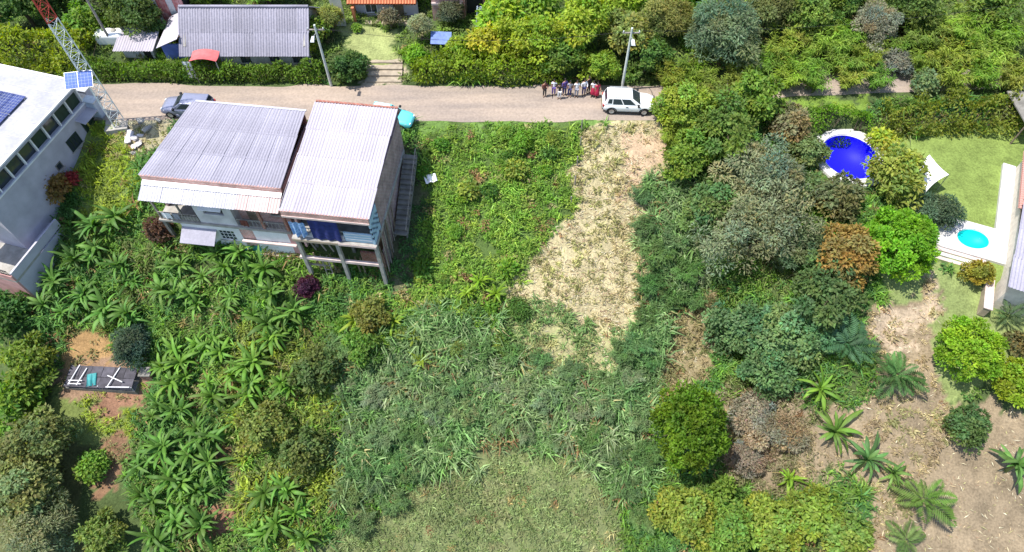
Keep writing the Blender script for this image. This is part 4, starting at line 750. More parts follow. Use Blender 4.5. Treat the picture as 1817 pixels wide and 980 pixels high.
# ------------------------------------------------------------------ cars
def car(name, label, x, y, rz, L=4.3, W=1.8, Ht=1.62, paint='carwhite', roofp=None, clad=True, belt=1.0, hood=.98, rear=.35, gh=None):
    t = thing(name, label, 'car', (x, y, hz(x, y) + .06), rz); hw = W / 2; l2 = L / 2
    st = [(-l2, .42, .74, .72), (-l2 + .08, .3, belt - .06, .86), (-l2 + .3, .26, belt, .97), (-l2 + 1.0, .24, belt + .01, 1.0), (0, .24, belt, 1.0), (l2 - 1.35, .24, belt - .01, 1.0), (l2 - 1.1, .24, hood, 1.0), (l2 - .5, .26, hood - .06, .97), (l2 - .15, .3, hood - .16, .88), (l2, .42, hood - .34, .74)]
    vs = []
    for sx, zb, zt, k in st:
        h_ = hw * k; half = [(-.82 * h_, zb), (-.98 * h_, zb + .12), (-h_, zb + (zt - zb) * .5), (-.985 * h_, zt - .14), (-.9 * h_, zt - .02), (-.5 * h_, zt + .02)]
        ring = half + [(0, zt + .03)] + [(-a, b) for a, b in half[::-1]]; vs += [(sx, a, b) for a, b in ring]
    n = 13; fs = [(i * n + j, i * n + (j + 1) % n, (i + 1) * n + (j + 1) % n, (i + 1) * n + j) for i in range(len(st) - 1) for j in range(n)] + [tuple(range(n)), tuple(range((len(st) - 1) * n, len(st) * n))]
    body = MB().add(vs, fs, 0, True).build('body', M[paint], t)
    # greenhouse
    b0, b1 = -l2 + .12, l2 - 1.15; t0, t1 = -l2 + rear, l2 - 1.95; zb_, zt_ = belt - .03, Ht - .06; hb, ht = hw * .93, hw * .74
    c = [(b0, -hb, zb_), (b1, -hb, zb_), (b1, hb, zb_), (b0, hb, zb_), (t0, -ht, zt_), (t1, -ht, zt_), (t1, ht, zt_), (t0, ht, zt_)]; MB().hexa(c).build('cabin', M[paint], t, bevel=.05)
    rf = [(t0 + .03, -ht + .02, zt_ + .002), (t1 - .03, -ht + .02, zt_ + .002), (t1 - .03, ht - .02, zt_ + .002), (t0 + .03, ht - .02, zt_ + .002)]; nn = 8; rv = []
    for i in range(nn + 1):
        for j in range(nn + 1):
            u, v = i / nn, j / nn; rv.append((t0 + (t1 - t0) * u, -ht + 2 * ht * v, zt_ - .02 + .085 * (1 - (2 * u - 1) ** 4) * (1 - (2 * v - 1) ** 4)))
    MB().add(rv, [(i * (nn + 1) + j, (i + 1) * (nn + 1) + j, (i + 1) * (nn + 1) + j + 1, i * (nn + 1) + j + 1) for i in range(nn) for j in range(nn)], 0, True).build('roof', M[roofp or paint], t)
    def lerp3(a, b, f): return Vector(a).lerp(Vector(b), f)
    def pane(A, B_, C_, D_, u0, u1, v0, v1, name='window'):
        A, B_, C_, D_ = map(Vector, (A, B_, C_, D_)); nrm = (B_ - A).cross(D_ - A).normalized()
        pts = [(A.lerp(B_, u)).lerp(D_.lerp(C_, u), v) for u, v in ((u0, v0), (u1, v0), (u1, v1), (u0, v1))]; cen = Vector((0, 0, .9)); 
        if nrm.dot(sum(pts, Vector()) / 4 - cen) < 0: nrm = -nrm
        MB().hexa([p - nrm * .01 for p in pts] + [p + nrm * .014 for p in pts]).build(name, M['glass'], t)
    pane(c[1], c[2], c[6], c[5], .06, .94, .06, .93, 'windshield'); pane(c[0], c[3], c[7], c[4], .08, .92, .25, .9, 'rear_window')
    for q in ((0, 1, 5, 4), (3, 2, 6, 7)):
        pane(*[c[i] for i in q], .07, .2, .22, .86); pane(*[c[i] for i in q], .23, .52, .12, .88); pane(*[c[i] for i in q], .55, .88, .12, .88)
    for sx in (-1, 1):
        for wx in (-l2 + .78, l2 - .82):
            r = .34; wh = MB().lathe([(r - .12, -.1), (r - .02, -.11), (r, -.07), (r, .07), (r - .02, .11), (r - .12, .1)], 24, (0, 0, 0), 0, 'y').build('wheel', M['tyre'], t, (wx, sx * (hw - .09), r - .02)); rm = MB().lathe([(0, sx * .085), (.06, sx * .085), (.07, sx * .1), (.2, sx * .085), (.235, sx * .095)], 20, (0, 0, 0), 0, 'y'); rm.build('rim', M['rim'], wh)
            if clad:
                mb = MB(); ns = 14; vv = []
                for i in range(ns + 1):
                    a = math.pi * (-.12 + 1.24 * i / ns)
                    for rr, yy in ((r + .02, 0), (r + .1, 0), (r + .1, -.1), (r + .02, -.1)): vv.append((wx + rr * math.cos(a), sx * (hw + .012 + yy), r - .02 + rr * math.sin(a)))
                mb.add(vv, [(i * 4 + j, i * 4 + (j + 1) % 4, i * 4 + 4 + (j + 1) % 4, i * 4 + 4 + j) for i in range(ns) for j in range(4)]); mb.build('wheel_arch', M['black'], t)
        MB().box(-l2 + 1.25, l2 - 1.3, *sorted((sx * (hw - .1), sx * (hw + .012))), .2, .36).build('sill', M['black'] if clad else M[paint], t)
        MB().hexa([(l2 - .42, sx * (hw * .93), hood - .3), (l2 - .1, sx * hw * .6, hood - .34), (l2 - .1, sx * hw * .45, hood - .34), (l2 - .42, sx * hw * .6, hood - .3), (l2 - .45, sx * hw * .93, hood - .14), (l2 - .06, sx * hw * .72, hood - .2), (l2 - .04, sx * hw * .5, hood - .2), (l2 - .42, sx * hw * .6, hood - .12)]).build('headlight', M['lampglass'], t)
        MB().box(-l2 - .005, -l2 + .18, *sorted((sx * hw * .62, sx * hw * .87)), belt - .32, belt - .1).build('taillight', M['redglass'], t)
        mr = MB().box(b1 - .32, b1 - .14, *sorted((sx * (hw + .0), sx * (hw + .2))), belt + .02, belt + .18).build('mirror', M['black'], t, bevel=.03)
        if clad: MB().bar((t0 + .15, sx * (ht - .04), zt_ + .09), (t1 - .2, sx * (ht - .04), zt_ + .09), .04).build('roof_rail', M['steel'], t)
        for dx in (-.25, .75): MB().box(dx, dx + .2, *sorted((sx * (hw - .02), sx * (hw + .02))), belt - .16, belt - .12).build('door_handle', M['black'], t)
    MB().box(l2 - .12, l2 + .03, -hw * .7, hw * .7, .3, .46).build('front_bumper', M['black'], t, bevel=.03); MB().box(-l2 - .03, -l2 + .14, -hw * .72, hw * .72, .3, .48).build('rear_bumper', M['black'], t, bevel=.03)
    MB().box(-l2 - .02, -l2 + .1, -.26, .26, .6, .72).build('number_plate', M['yellow'], t); return t
car('parked_car', 'white compact sport utility car with black wheel arches parked on the road', 9.72, 44.05, R(-3))
car('parked_car', 'teal hatchback with white roof parked behind the stilt house', -9.9, 42.3, R(-14), 3.7, 1.6, 1.5, 'teal', 'carwhite', False, .95, .92, .3)
car('parked_car', 'dark grey car with tinted windows parked behind the wide grey roof', -27.0, 43.55, R(176), 4.3, 1.75, 1.55, 'carsilver', None, False, .98, .94, .3)
# ------------------------------------------------------------------ people waiting at the roadside
def skin_mesh(name, verts, edges, rad, m, sub=1):
    me = bpy.data.meshes.new(name); me.from_pydata(verts, edges, []); bm = bmesh.new(); bm.from_mesh(me); ly = bm.verts.layers.skin.verify(); bm.verts.ensure_lookup_table()
    for i, v in enumerate(bm.verts): v[ly].radius = rad[i] if isinstance(rad[i], tuple) else (rad[i], rad[i]); v[ly].use_root = i == 0
    bm.to_mesh(me); bm.free(); o = bpy.data.objects.new('tmp', me); C.objects.link(o); o.modifiers.new('skin', 'SKIN').use_smooth_shade = True; s = o.modifiers.new('sub', 'SUBSURF'); s.levels = sub; s.render_levels = sub
    dg = bpy.context.evaluated_depsgraph_get(); dg.update(); out = bpy.data.meshes.new_from_object(o.evaluated_get(dg)); out.name = name; bpy.data.objects.remove(o); out.materials.clear(); out.materials.append(m)
    for p in out.polygons: p.use_smooth = True
    return out
def chain(V, E, Rr, start, pts):
    i = start
    for p, r in pts: V.append(p); Rr.append(r); E.append((i, len(V) - 1)); i = len(V) - 1
    return i
def person(label, x, y, rz, ht, top, bottom, seed, skirt=False, hold=False, sleeve=.5):
    rd = random.Random(seed); k = ht / 1.7; t = thing('person', label, 'person', (x, y, hz(x, y) + .06), rz, 'people standing in a row at the roadside')
    V, E, Q = [], [], []; S = lambda a, b, c: (a * k, b * k, c * k)
    V.append(S(0, 0, .93)); Q.append((.14 * k, .1 * k)); ch = chain(V, E, Q, 0, [(S(0, 0, 1.12), (.125 * k, .09 * k)), (S(0, 0, 1.34), (.15 * k, .1 * k))]); nk = chain(V, E, Q, ch, [(S(0, .0, 1.46), .055 * k), (S(0, -.01, 1.53), .05 * k)])
    hd = chain(V, E, Q, nk, [(S(0, -.02, 1.58), (.07 * k, .085 * k)), (S(0, -.02, 1.655), (.075 * k, .09 * k)), (S(0, -.01, 1.70), .045 * k)])
    arms = []
    for s in (-1, 1):
        bend = rd.uniform(.0, .12); fw = rd.uniform(-.05, .1) + (.28 if hold and s > 0 else 0); el = S(s * (.235 + bend * .3), -fw * .3, 1.12); wr = S(s * (.25 - fw * .3), -fw - .04, .9 + fw * .6)
        a = chain(V, E, Q, ch, [(S(s * .17, 0, 1.38), .06 * k), (el, .042 * k), (wr, .03 * k)]); d = Vector(wr) - Vector(el); d.normalize(); p = Vector(wr) + d * .07 * k; pm = chain(V, E, Q, a, [(tuple(p), (.022 * k, .038 * k))])
        for f in range(4): o = Vector((0, (f - 1.5) * .02 * k, 0)); l_ = (.06, .075, .07, .055)[f] * k; chain(V, E, Q, pm, [(tuple(p + o + d * .03 * k), .0095), (tuple(p + o + d * (.03 * k + l_)), .008)])
        chain(V, E, Q, a, [(tuple(Vector(wr) + d * .04 * k + Vector((0, -.04 * k, 0))), .0105), (tuple(Vector(wr) + d * .08 * k + Vector((0, -.055 * k, 0))), .009)]); arms.append((S(s * .17, 0, 1.38), el, wr))
    legs = []
    for s in (-1, 1):
        st = rd.uniform(-.06, .08); hp, kn, an = S(s * .09, 0, .86), S(s * .1, -.02 - st * .4, .49), S(s * .105, st * .3, .09); e = chain(V, E, Q, 0, [(hp, .085 * k), (kn, .058 * k), (an, .04 * k)]); chain(V, E, Q, e, [(S(s * .11, -.11 + st * .3, .045), (.04 * k, .03 * k)), (S(s * .115, -.17 + st * .3, .035), .028 * k)]); legs.append((hp, kn, an))
    mesh_obj('body', skin_mesh('body', V, E, Q, M['skin']), t)
    # shirt, trousers or skirt, hair, shoes, face
    V, E, Q = [S(0, 0, 1.12)], [], [(.15 * k, .115 * k)]; c2_ = chain(V, E, Q, 0, [(S(0, 0, 1.34), (.172 * k, .12 * k))]); chain(V, E, Q, c2_, [(S(0, 0, 1.445), (.075 * k, .07 * k))]); chain(V, E, Q, 0, [(S(0, 0, .9), (.165 * k, .12 * k))])
    for a, el, wr in arms: chain(V, E, Q, c2_, [(a, .078 * k), (tuple(Vector(a).lerp(Vector(el), .9 if sleeve > .6 else .6)), .062 * k)] + ([(tuple(Vector(el).lerp(Vector(wr), .85)), .045 * k)] if sleeve > .6 else []))
    mesh_obj('shirt', skin_mesh('shirt', V, E, Q, M[top]), t)
    if skirt:
        mb = MB(); mb.lathe([(.13 * k, 1.0 * k), (.17 * k, .9 * k), (.2 * k, .6 * k), (.25 * k, .32 * k), (.24 * k, .315 * k)], 18, (0, 0, 0), 0, 'z', 1, .8); mb.build('skirt', M[bottom], t)
    else:
        V, E, Q = [S(0, 0, .93)], [], [(.155 * k, .115 * k)]
        for hp, kn, an in legs: chain(V, E, Q, 0, [(hp, .1 * k), (kn, .075 * k), (tuple(Vector(kn).lerp(Vector(an), .92)), .062 * k)])
        mesh_obj('trousers', skin_mesh('trousers', V, E, Q, M[bottom]), t)
    hb = MB(); n = 12; pr = [(.0, .105), (.05, .098), (.085, .065), (.098, .02), (.096, -.04), (.085, -.09 if not skirt else -.22), (.06, -.1 if not skirt else -.24)]; hb.lathe([(r * k, z * k) for r, z in pr], n, S(0, .012, 1.655), 0, 'z', .9, 1.0); hb.build('hair', M['hair'], t)
    fc = MB(); fc.add([S(-.014, -.105, 1.615), S(.014, -.105, 1.615), S(0, -.13, 1.62), S(0, -.104, 1.66)], [(0, 2, 3), (2, 1, 3), (0, 1, 2)]); fc.build('nose', M['skin'], t)
    for s in (-1, 1):
        MB().lathe([(0, .012 * k), (.01 * k, .007 * k), (.012 * k, 0), (.01 * k, -.007 * k), (0, -.012 * k)], 8, S(s * .032, -.098, 1.648)).build('eye', M['hair'], t)
        l = legs[0 if s < 0 else 1][2]; sh = MB(); sh.hexa([(l[0] - .045 * k, l[1] + .07 * k, 0), (l[0] + .045 * k, l[1] + .07 * k, 0), (l[0] + .05 * k + s * .01, l[1] - .19 * k, 0), (l[0] - .05 * k + s * .01, l[1] - .19 * k, 0), (l[0] - .04 * k, l[1] + .06 * k, .09 * k), (l[0] + .04 * k, l[1] + .06 * k, .09 * k), (l[0] + .04 * k + s * .01, l[1] - .17 * k, .05 * k), (l[0] - .04 * k + s * .01, l[1] - .17 * k, .05 * k)]); sh.build('shoe', M['black'], t, bevel=.015)
    return t
PEOPLE = [
 (966, 172, 1.62, 'cloth_brown', 'cloth_dark', 0, 1, 'person in brown top and black trousers at the left end of the roadside row'),
 (982, 170, 1.66, 'cloth_white', 'cloth_purple', 0, 0, 'person in white top and purple trousers second from left in the row'),
 (992, 176, 1.58, 'cloth_dark', 'cloth_white', 0, 0, 'person in black top and white trousers standing forward in the row'),
 (1001, 169, 1.7, 'cloth_purple', 'cloth_navy', 0, 1, 'person in purple long sleeved top and navy trousers in the row'),
 (1010, 172, 1.64, 'cloth_grey', 'cloth_navy', 0, 0, 'person in grey top and navy trousers in the middle of the row'),
 (1022, 173, 1.76, 'cloth_white', 'cloth_grey', 0, 0, 'tallest person in white top and grey trousers in the row'),
 (1035, 170, 1.7, 'cloth_white', 'cloth_navy', 0, 1, 'person in white long sleeved top and navy trousers right of the tallest person'),
 (1043, 166, 1.74, 'cloth_dark', 'cloth_dark', 0, 1, 'person all in black standing behind the row near the right end'),
 (1051, 172, 1.66, 'cloth_white', 'cloth_red', 1, 0, 'woman in white top and long red skirt near the right end of the row'),
 (1058, 174, 1.6, 'cloth_red', 'cloth_red', 1, 0, 'woman in a red dress at the right end of the row by the white car')]
for i, (px, py, ht, a, b, sk, sl, lab) in enumerate(PEOPLE):
    x, y = P(px, py, 0); person(lab, x, y, random.uniform(-.5, .5), ht, a, b, i, sk, i % 3 == 0, .8 if sl else .4)
# ------------------------------------------------------------------ pen with pipe frames on the left terrace
def pen():
    x, y = P(185, 677, 0); z0 = hz(x, y) + .05; t = thing('roofed_pen', 'low dark slate roofed pen with white pipe frames on the left terrace', 'pen', (x, y, z0), R(-3))
    B(-2.75, 2.75, -.75, 1.0, -.6, .02).build('base', M['concrete_dark'], t)
    sm = B(-.43, .43, -.42, .42, 0, .03).mesh('slab', M['slate'])
    for i in range(6):
        for j in range(2): mesh_obj('slab', sm, t, (-2.2 + i * .88, -.35 + j * .86, .42 + .012 * ((i + j) % 2) + .1 * j), (.1, random.uniform(-.02, .02), random.uniform(-.03, .03)))
    for xx in (-2.6, 0, 2.6):
        for yy in (-.65, .9): MB().tube([(xx, yy, -.1), (xx, yy, .46 + .08 * (yy > 0))], .04, 6).build('leg', M['steel'], t)
    for a, b in (((-2.2, -.7), (-1.9, .95)), ((-1.55, -.7), (-1.25, .7)), ((-2.3, -.35), (-1.2, -.35)), ((.55, .2), (1.9, -.3)), ((.85, -.75), (1.3, .95)), ((.75, -.75), (2.6, -.7)), ((-2.2, -.62), (-1.2, -.62))):
        MB().tube([(*a, .6), (*b, .66)], .045, 6).build('pipe', M['white'], t)
    x, y = P(172, 690, .0); g = thing('green_bag', 'pale green plastic sheet lying over the middle of the pen', 'plastic sheet', (x - .1, y + .35, z0 + .55)); c = MB(); cloth(c, -.35, .35, 0, -.5, .5, .06, 2); c.build('sheet', M['tealtarp'], g, rot=(R(-80), 0, .2))
    bx, by = P(270, 668, 0); q = thing('brick_pillar', 'short reddish brick pillar at the right end of the pen', 'pillar', (bx - .2, by, hz(bx, by))); B(-.4, .4, -.35, .35, -.3, .75).build('shaft', M['brick'], q, bevel=.03); B(-.45, .45, -.4, .4, .75, .83).build('cap', M['concrete_dark'], q)
    # old tyre on the bank above
    wx, wy = P(92, 632, .3); w_ = thing('old_tyre', 'worn grey tyre lying on the bank left of the pen', 'tyre', (wx, wy, hz(wx, wy) + .12), .4); MB().lathe([(.24, -.09), (.36, -.1), (.42, -.05), (.42, .05), (.36, .1), (.24, .09), (.22, 0), (.24, -.09)], 24).build('tread', M['rubble'], w_, rot=(.5, .2, 0))
pen()
def rubble():
    spots = [(232, 240), (240, 247), (246, 255), (238, 262), (250, 242), (228, 250), (262, 230), (282, 215), (250, 215), (236, 272)]
    names = ['pale broken slab at the top of the rubble heap', 'pale slab lying in the middle of the rubble heap', 'pale slab tilted at the right of the rubble heap', 'pale slab at the lower edge of the rubble heap', 'pale block behind the rubble heap', 'pale block at the left edge of the rubble heap', 'grey stone right of the rubble heap', 'grey stone near the dark grey car', 'grey stone between the mast and the rubble', 'small pale block nearest the wide grey roof']
    for i, ((px, py), lab) in enumerate(zip(spots, names)):
        x, y = P(px, py, 0); rd = random.Random(i); w_, d_, h_ = rd.uniform(.2, .45), rd.uniform(.12, .3), rd.uniform(.06, .16); bm = bmesh.new(); bmesh.ops.create_icosphere(bm, subdivisions=2, radius=1)
        for v in bm.verts: q = max(abs(v.co.x), abs(v.co.y), abs(v.co.z)); v.co = v.co / q * (1 + rd.uniform(-.12, .12)); v.co.x *= w_; v.co.y *= d_; v.co.z *= h_
        me = bpy.data.meshes.new('rubble_slab'); bm.to_mesh(me); bm.free(); me.materials.append(M['offwhite' if i < 6 else 'rubble']); o = mesh_obj('rubble_slab', me, None, (x, y, hz(x, y) + h_ * .75), (rd.uniform(-.3, .3), rd.uniform(-.3, .3), rd.uniform(0, 3))); tag(o, lab + ' beside the wide house' if i not in (7,) else lab, 'rubble', 'rubble beside the wide house')
rubble()
x, y = P(430, 447, .3); t_ = thing('teal_tarpaulin', 'dark teal tarpaulin tucked under the floor of the wide house', 'tarpaulin', (x, y, hz(x, y)), RA); c = MB(); cloth(c, -1.6, 1.6, 0, .0, .9, .1, 3); c.build('sheet', M['tealtarp'], t_, rot=(R(-25), 0, 0))
x, y = P(765, 323, .1); o = MB(); cloth(o, -.5, .5, 0, -.35, .35, .1, 2); tag(o.build('plastic_sack', M['cloth_white'], None, (x, y, hz(x, y) + .5), (R(-70), .1, .4)), 'crumpled whitish sack lying in the weeds right of the stilt house', 'sack')
# rough stakes of the boundary at the left edge of the cleared strip
for i, (px, py) in enumerate(((1032, 232), (1028, 262), (1024, 296), (1020, 330), (1014, 366))):
    x, y = P(px, py, 0); tag(MB().tube([(x, y, hz(x, y) - .2), (x + random.uniform(-.1, .1), y, hz(x, y) + 1.2)], .05, 6).build('fence_stake', M['woodgrey']), ['stake nearest the road', 'second stake from the road', 'middle stake', 'second stake from the downhill end', 'stake furthest from the road'][i] + ' in the row left of the cleared strip', 'stake', 'stakes left of the cleared strip')
# ------------------------------------------------------------------ vegetation
def unit(v): return v / (np.linalg.norm(v, axis=1, keepdims=True) + 1e-9)
def crown_mesh(kind, Rr, seed):
    g = np.random.default_rng(seed); S = {'broad': (.30, .17, .6, .62, 1.0), 'fine': (.26, .085, .62, .62, .95), 'round': (.22, .13, .4, .22, .9), 'lush': (.42, .2, .6, .45, 1.0)}[kind]
    ln, wd, cr, rough, flat = S; sc = min(1.25, .75 + .14 * Rr); ln, wd = ln * sc, wd * sc; cr = cr * (.55 + .28 * Rr)
    nc = int(12 + 9 * Rr ** 1.6 * (1.5 if kind == 'round' else 1)); i = np.arange(nc) + .5; ph = np.arccos(1 - 1.62 * i / nc); th = np.pi * (1 + 5 ** .5) * i + g.normal(0, .25, nc)
    u = np.stack([np.sin(ph) * np.cos(th), np.sin(ph) * np.sin(th), np.cos(ph)], 1); rad = Rr - cr * .7
    lob = 1 + rough * (g.random(nc) - .62) + rough * .5 * np.sin(th * 2 + seed) * np.sin(ph)
    cen = u * (rad * lob)[:, None] * np.array([1, 1, .88 * flat]); inner = g.random(nc) < .15; cen[inner] *= .55
    if kind in ('broad', 'lush', 'fine'): k = g.random(nc) > .08; cen = cen[k]; nc = len(cen)
    area = 12.6 * Rr * Rr * .8; n = int(min(9500, area * (2.6 if kind != 'fine' else 3.0) / (ln * wd * .5))); ci = g.integers(0, nc, n); cs = g.uniform(.7, 1.25, nc)[ci]
    o = unit(g.normal(0, 1, (n, 3))); o[:, 2] = np.abs(o[:, 2]) * .9 - .25; o = unit(o); rr = (g.random(n) ** .33)[:, None] * cr * cs[:, None] * np.array([1, 1, .72])
    base = cen[ci] + o * rr; out = unit(base + 1e-3)
    d = unit(o * .75 + g.normal(0, .55, (n, 3)) + np.array([0, 0, -.25 if kind != 'round' else .15])); nr = unit(out * .6 + np.array([0, 0, .7]) + g.normal(0, .35, (n, 3)))
    hue = g.normal(0, .10, (nc, 1)) * np.array([[1.2, .2, -.6]]); cl = (g.uniform(.72, 1.22, (nc, 1)) * (1 + hue))[ci]; col = cl * g.uniform(.7, 1.35, (n, 1)) * (1 + g.normal(0, .05, (n, 3)))
    return leaf_mesh(kind + '_crown', base, d, nr, ln * g.uniform(.65, 1.3, n), wd * g.uniform(.7, 1.3, n), np.clip(col, .2, 2.2), [M['leaf']])
def trunk_mesh(Rr, hc, seed, multi=False):
    rd = random.Random(seed); mb = MB(); r0 = .05 + .045 * Rr
    top = Vector((rd.uniform(-.12, .12) * Rr, rd.uniform(-.12, .12) * Rr, hc - Rr * .25)); mid = top * .5 + Vector((rd.uniform(-.1, .1), rd.uniform(-.1, .1), 0)) * Rr * .5
    mb.tube([(0, 0, -.5), mid, top], [r0 * 1.25, r0, r0 * .7], 8)
    for k in range(6):
        a = k * 1.05 + rd.uniform(-.3, .3); s = top.lerp(mid, rd.uniform(0, .5)); e = top + Vector((math.cos(a) * Rr * .65, math.sin(a) * Rr * .65, Rr * rd.uniform(.05, .6))); q = s.lerp(e, .5) + Vector((0, 0, .12 * Rr)); mb.tube([s, q, e], [r0 * .55, r0 * .35, r0 * .15], 5)
    return mb.mesh('trunk', M['bark'])
CRN, TRK = {}, {}
SIZES = (.7, 1.1, 1.7, 2.6, 3.8)
def scale_at(x, y, z): t = R(PITCH); return FPX / (y * math.cos(t) + (CAM_Z - z) * math.sin(t))
NT = [0]
def plant(px, py, rp, kind, col, label, cat='tree', lift=None, group=None, name=None, sq=1.0, wide=1.0):
    """crown of rp pixels shown at (px, py); its height above ground follows from its size"""
    x, y = P(px, py, .8); r = rp / scale_at(x, y, hz(x, y) + 1); lift = lift if lift is not None else (.75 if r < 1.2 else .95); hc = r * lift * sq; x, y = P(px, py, hc); g = hz(x, y); NT[0] += 1
    si = min(SIZES, key=lambda q: abs(math.log(q / r))); v = NT[0] % 2; key = (kind, si, v)
    if key not in CRN: CRN[key] = crown_mesh(kind, si, hash((('broad', 'fine', 'round', 'lush').index(kind), int(si * 10), v)) % 9973)
    lf = round(lift * 2) / 2 if lift > 0 else 1; tk = (si, lf, v)
    if tk not in TRK: TRK[tk] = trunk_mesh(si, si * lf, int(si * 100) + v)
    t = thing(name or ('tree' if cat == 'tree' else 'shrub'), label, cat, (x, y, g), random.uniform(0, 6.28), group); s = r / si
    jc = tuple(c * random.uniform(.93, 1.07) for c in col)
    mesh_obj('crown', CRN[key], t, (0, 0, hc), (0, 0, 0), (s * wide, s * wide, s * sq), jc); mesh_obj('trunk', TRK[tk], t, (0, 0, 0), (0, 0, 0), (s, s, s * sq * lift / lf)); return t
# cane / bamboo clump: arching stems with long drooping leaves
def cane_mesh(seed, ht=4.2, spread=1.6, stems=34, wleaf=.085, lleaf=.5):
    g = np.random.default_rng(seed); bases, ds, nrm, ln, wd, col = [], [], [], [], [], []
    for s in range(stems):
        a = g.uniform(0, 6.28); h_ = ht * g.uniform(.55, 1.05); sp = spread * g.uniform(.2, 1.05); o = np.array([math.cos(a), math.sin(a), 0]); r0 = o * g.uniform(0, .5); n = 46; tt = g.uniform(.28, 1, n) ** .8
        pos = r0 + o * (sp * tt[:, None] ** 2.0) + np.array([0, 0, 1]) * (h_ * (tt - .18 * tt ** 3))[:, None]; pos += g.normal(0, .07, (n, 3)); az = g.uniform(0, 6.28, n)
        d = o * .6 + np.stack([np.cos(az), np.sin(az), g.uniform(-.7, .35, n)], 1); bases.append(pos); ds.append(d); nrm.append(np.array([0, 0, 1.]) + g.normal(0, .4, (n, 3))); ln.append(lleaf * g.uniform(.6, 1.3, n)); wd.append(wleaf * g.uniform(.7, 1.3, n)); col.append(np.full((n, 3), g.uniform(.7, 1.25)) * g.uniform(.7, 1.3, (n, 1)) * (1 + g.normal(0, .06, 3)))
    return leaf_mesh('cane_foliage', np.concatenate(bases), unit(np.concatenate(ds)), unit(np.concatenate(nrm)), np.concatenate(ln), np.concatenate(wd), np.clip(np.concatenate(col), .2, 2.2), [M['leaf']])
def cane_stems(seed, ht=4.2, spread=1.6):
    rd = random.Random(seed); mb = MB()
    for k in range(14):
        a = rd.uniform(0, 6.28); sp = spread * rd.uniform(.2, .9); h_ = ht * rd.uniform(.6, .95); o = Vector((math.cos(a), math.sin(a), 0)); mb.tube([o * .3 + Vector((0, 0, -.3)), o * (.3 + sp * .2) + Vector((0, 0, h_ * .45)), o * (.3 + sp * .8) + Vector((0, 0, h_ * .75))], [.035, .03, .015], 5, 0, False)
    return mb.mesh('cane_stems', M['stemgreen'])
CANE = [(cane_mesh(50 + i), cane_stems(70 + i)) for i in range(3)]
def cane(px, py, rp, col, label, group=None, sq=1.0):
    x, y = P(px, py, 2); r = rp / scale_at(x, y, hz(x, y) + 2); s = r / 1.9; x, y = P(px, py, 2.4 * s * sq); NT[0] += 1; f, st = CANE[NT[0] % 3]; t = thing('cane_clump', label, 'cane', (x, y, hz(x, y)), random.uniform(0, 6.28), group)
    mesh_obj('foliage', f, t, (0, 0, 0), (0, 0, 0), (s, s, s * sq), tuple(c * random.uniform(.9, 1.1) for c in col)); mesh_obj('stems', st, t, (0, 0, 0), (0, 0, 0), (s, s, s * sq)); return t
# banana plants and palms: every leaf its own part
def banana_leaf(seed, L=2.0, W=.5, droop=1.0):
    rd = random.Random(seed); n = 9; V, col = [], []
    for i in range(n + 1):
        u = i / n; x = L * (u - .12 * droop * u ** 3); z = L * (.62 * u - .78 * droop * u * u); w_ = W * .5 * (math.sin(math.pi * min(1, (u * .93 + .07))) ** .55 if u < 1 else .02) * (.08 if u < .1 else 1)
        for s in (-1, 0, 1):
            V.append((x, s * w_ * (1 + .07 * rd.uniform(-1, 1)), z - abs(s) * w_ * .35 + .02 * rd.uniform(-1, 1) * abs(s))); c = (1.35 if s == 0 else 1.0) * rd.uniform(.8, 1.15); col.append((c * (1.1 if s == 0 else 1), c, c * .9))
    q = []
    for i in range(n):
        for j in (0, 1): a = i * 3 + j; q.append((a, a + 1, a + 4, a + 3))
    return np_mesh('leaf', np.array(V), np.array(q), np.array(col), [M['banana']], True)
BLEAF = [banana_leaf(i, 1.7 + .22 * (i % 5), .27 + .06 * (i % 3), .7 + .22 * (i % 4)) for i in range(8)]
def frond(seed, L=1.9):
    g = np.random.default_rng(seed); n = 15; u = np.linspace(.12, 1, n); x = L * (u - .1 * u ** 3); z = L * (.5 * u - .62 * u * u); b = np.repeat(np.stack([x, x * 0, z], 1), 2, 0); s = np.tile([1, -1], n); uu = np.repeat(u, 2); ll = L * .30 * np.sin(np.pi * (uu * .85 + .12)) + .08
    d = np.stack([np.full(2 * n, .65), s * 1.0, -.25 + g.normal(0, .12, 2 * n)], 1); nr = np.tile([[0, 0, 1.]], (2 * n, 1)); col = g.uniform(.75, 1.25, (2 * n, 1)) * np.ones((1, 3)); return leaf_mesh('frond', b, d, nr, ll, np.full(2 * n, .10), col, [M['banana']], .1)
FROND = [frond(i) for i in range(4)]
BSTEM = MB().tube([(0, 0, -.5), (.03, .02, .5), (0, 0, 1.0)], [.16, .13, .08], 8).mesh('pseudostem', M['stemgreen'])
def banana(px, py, s, col, label, group=None, n=18, up=1.0, kind='banana', hs=1.0):
    x, y = P(px, py, 1.4 * s * hs); g = hz(x, y); nm = 'banana_plant' if kind == 'banana' else 'palm'; t = thing(nm, label, 'banana plant' if kind == 'banana' else 'palm', (x, y, g), random.uniform(0, 6.28), group); hst = 1.25 * s * hs
    mesh_obj('pseudostem' if kind == 'banana' else 'trunk', BSTEM, t, (0, 0, 0), (0, 0, 0), (s, s, hst))
    for k in range(n):
        a = k * 2.399 + random.uniform(-.2, .2); tilt = -(.05 + .95 * (k / n)) * up + random.uniform(-.25, .25); me = random.choice(BLEAF if kind == 'banana' else FROND); sc = s * random.uniform(.55, 1.15)
        b_ = random.uniform(.6, 1.3); cc = tuple(c * b_ * random.uniform(.92, 1.08) for c in col); mesh_obj('leaf' if kind == 'banana' else 'frond', me, t, (0, 0, hst * (.86 + .14 * k / n)), (random.uniform(-.5, .5), tilt, a), (sc, sc, sc), cc)
    return t
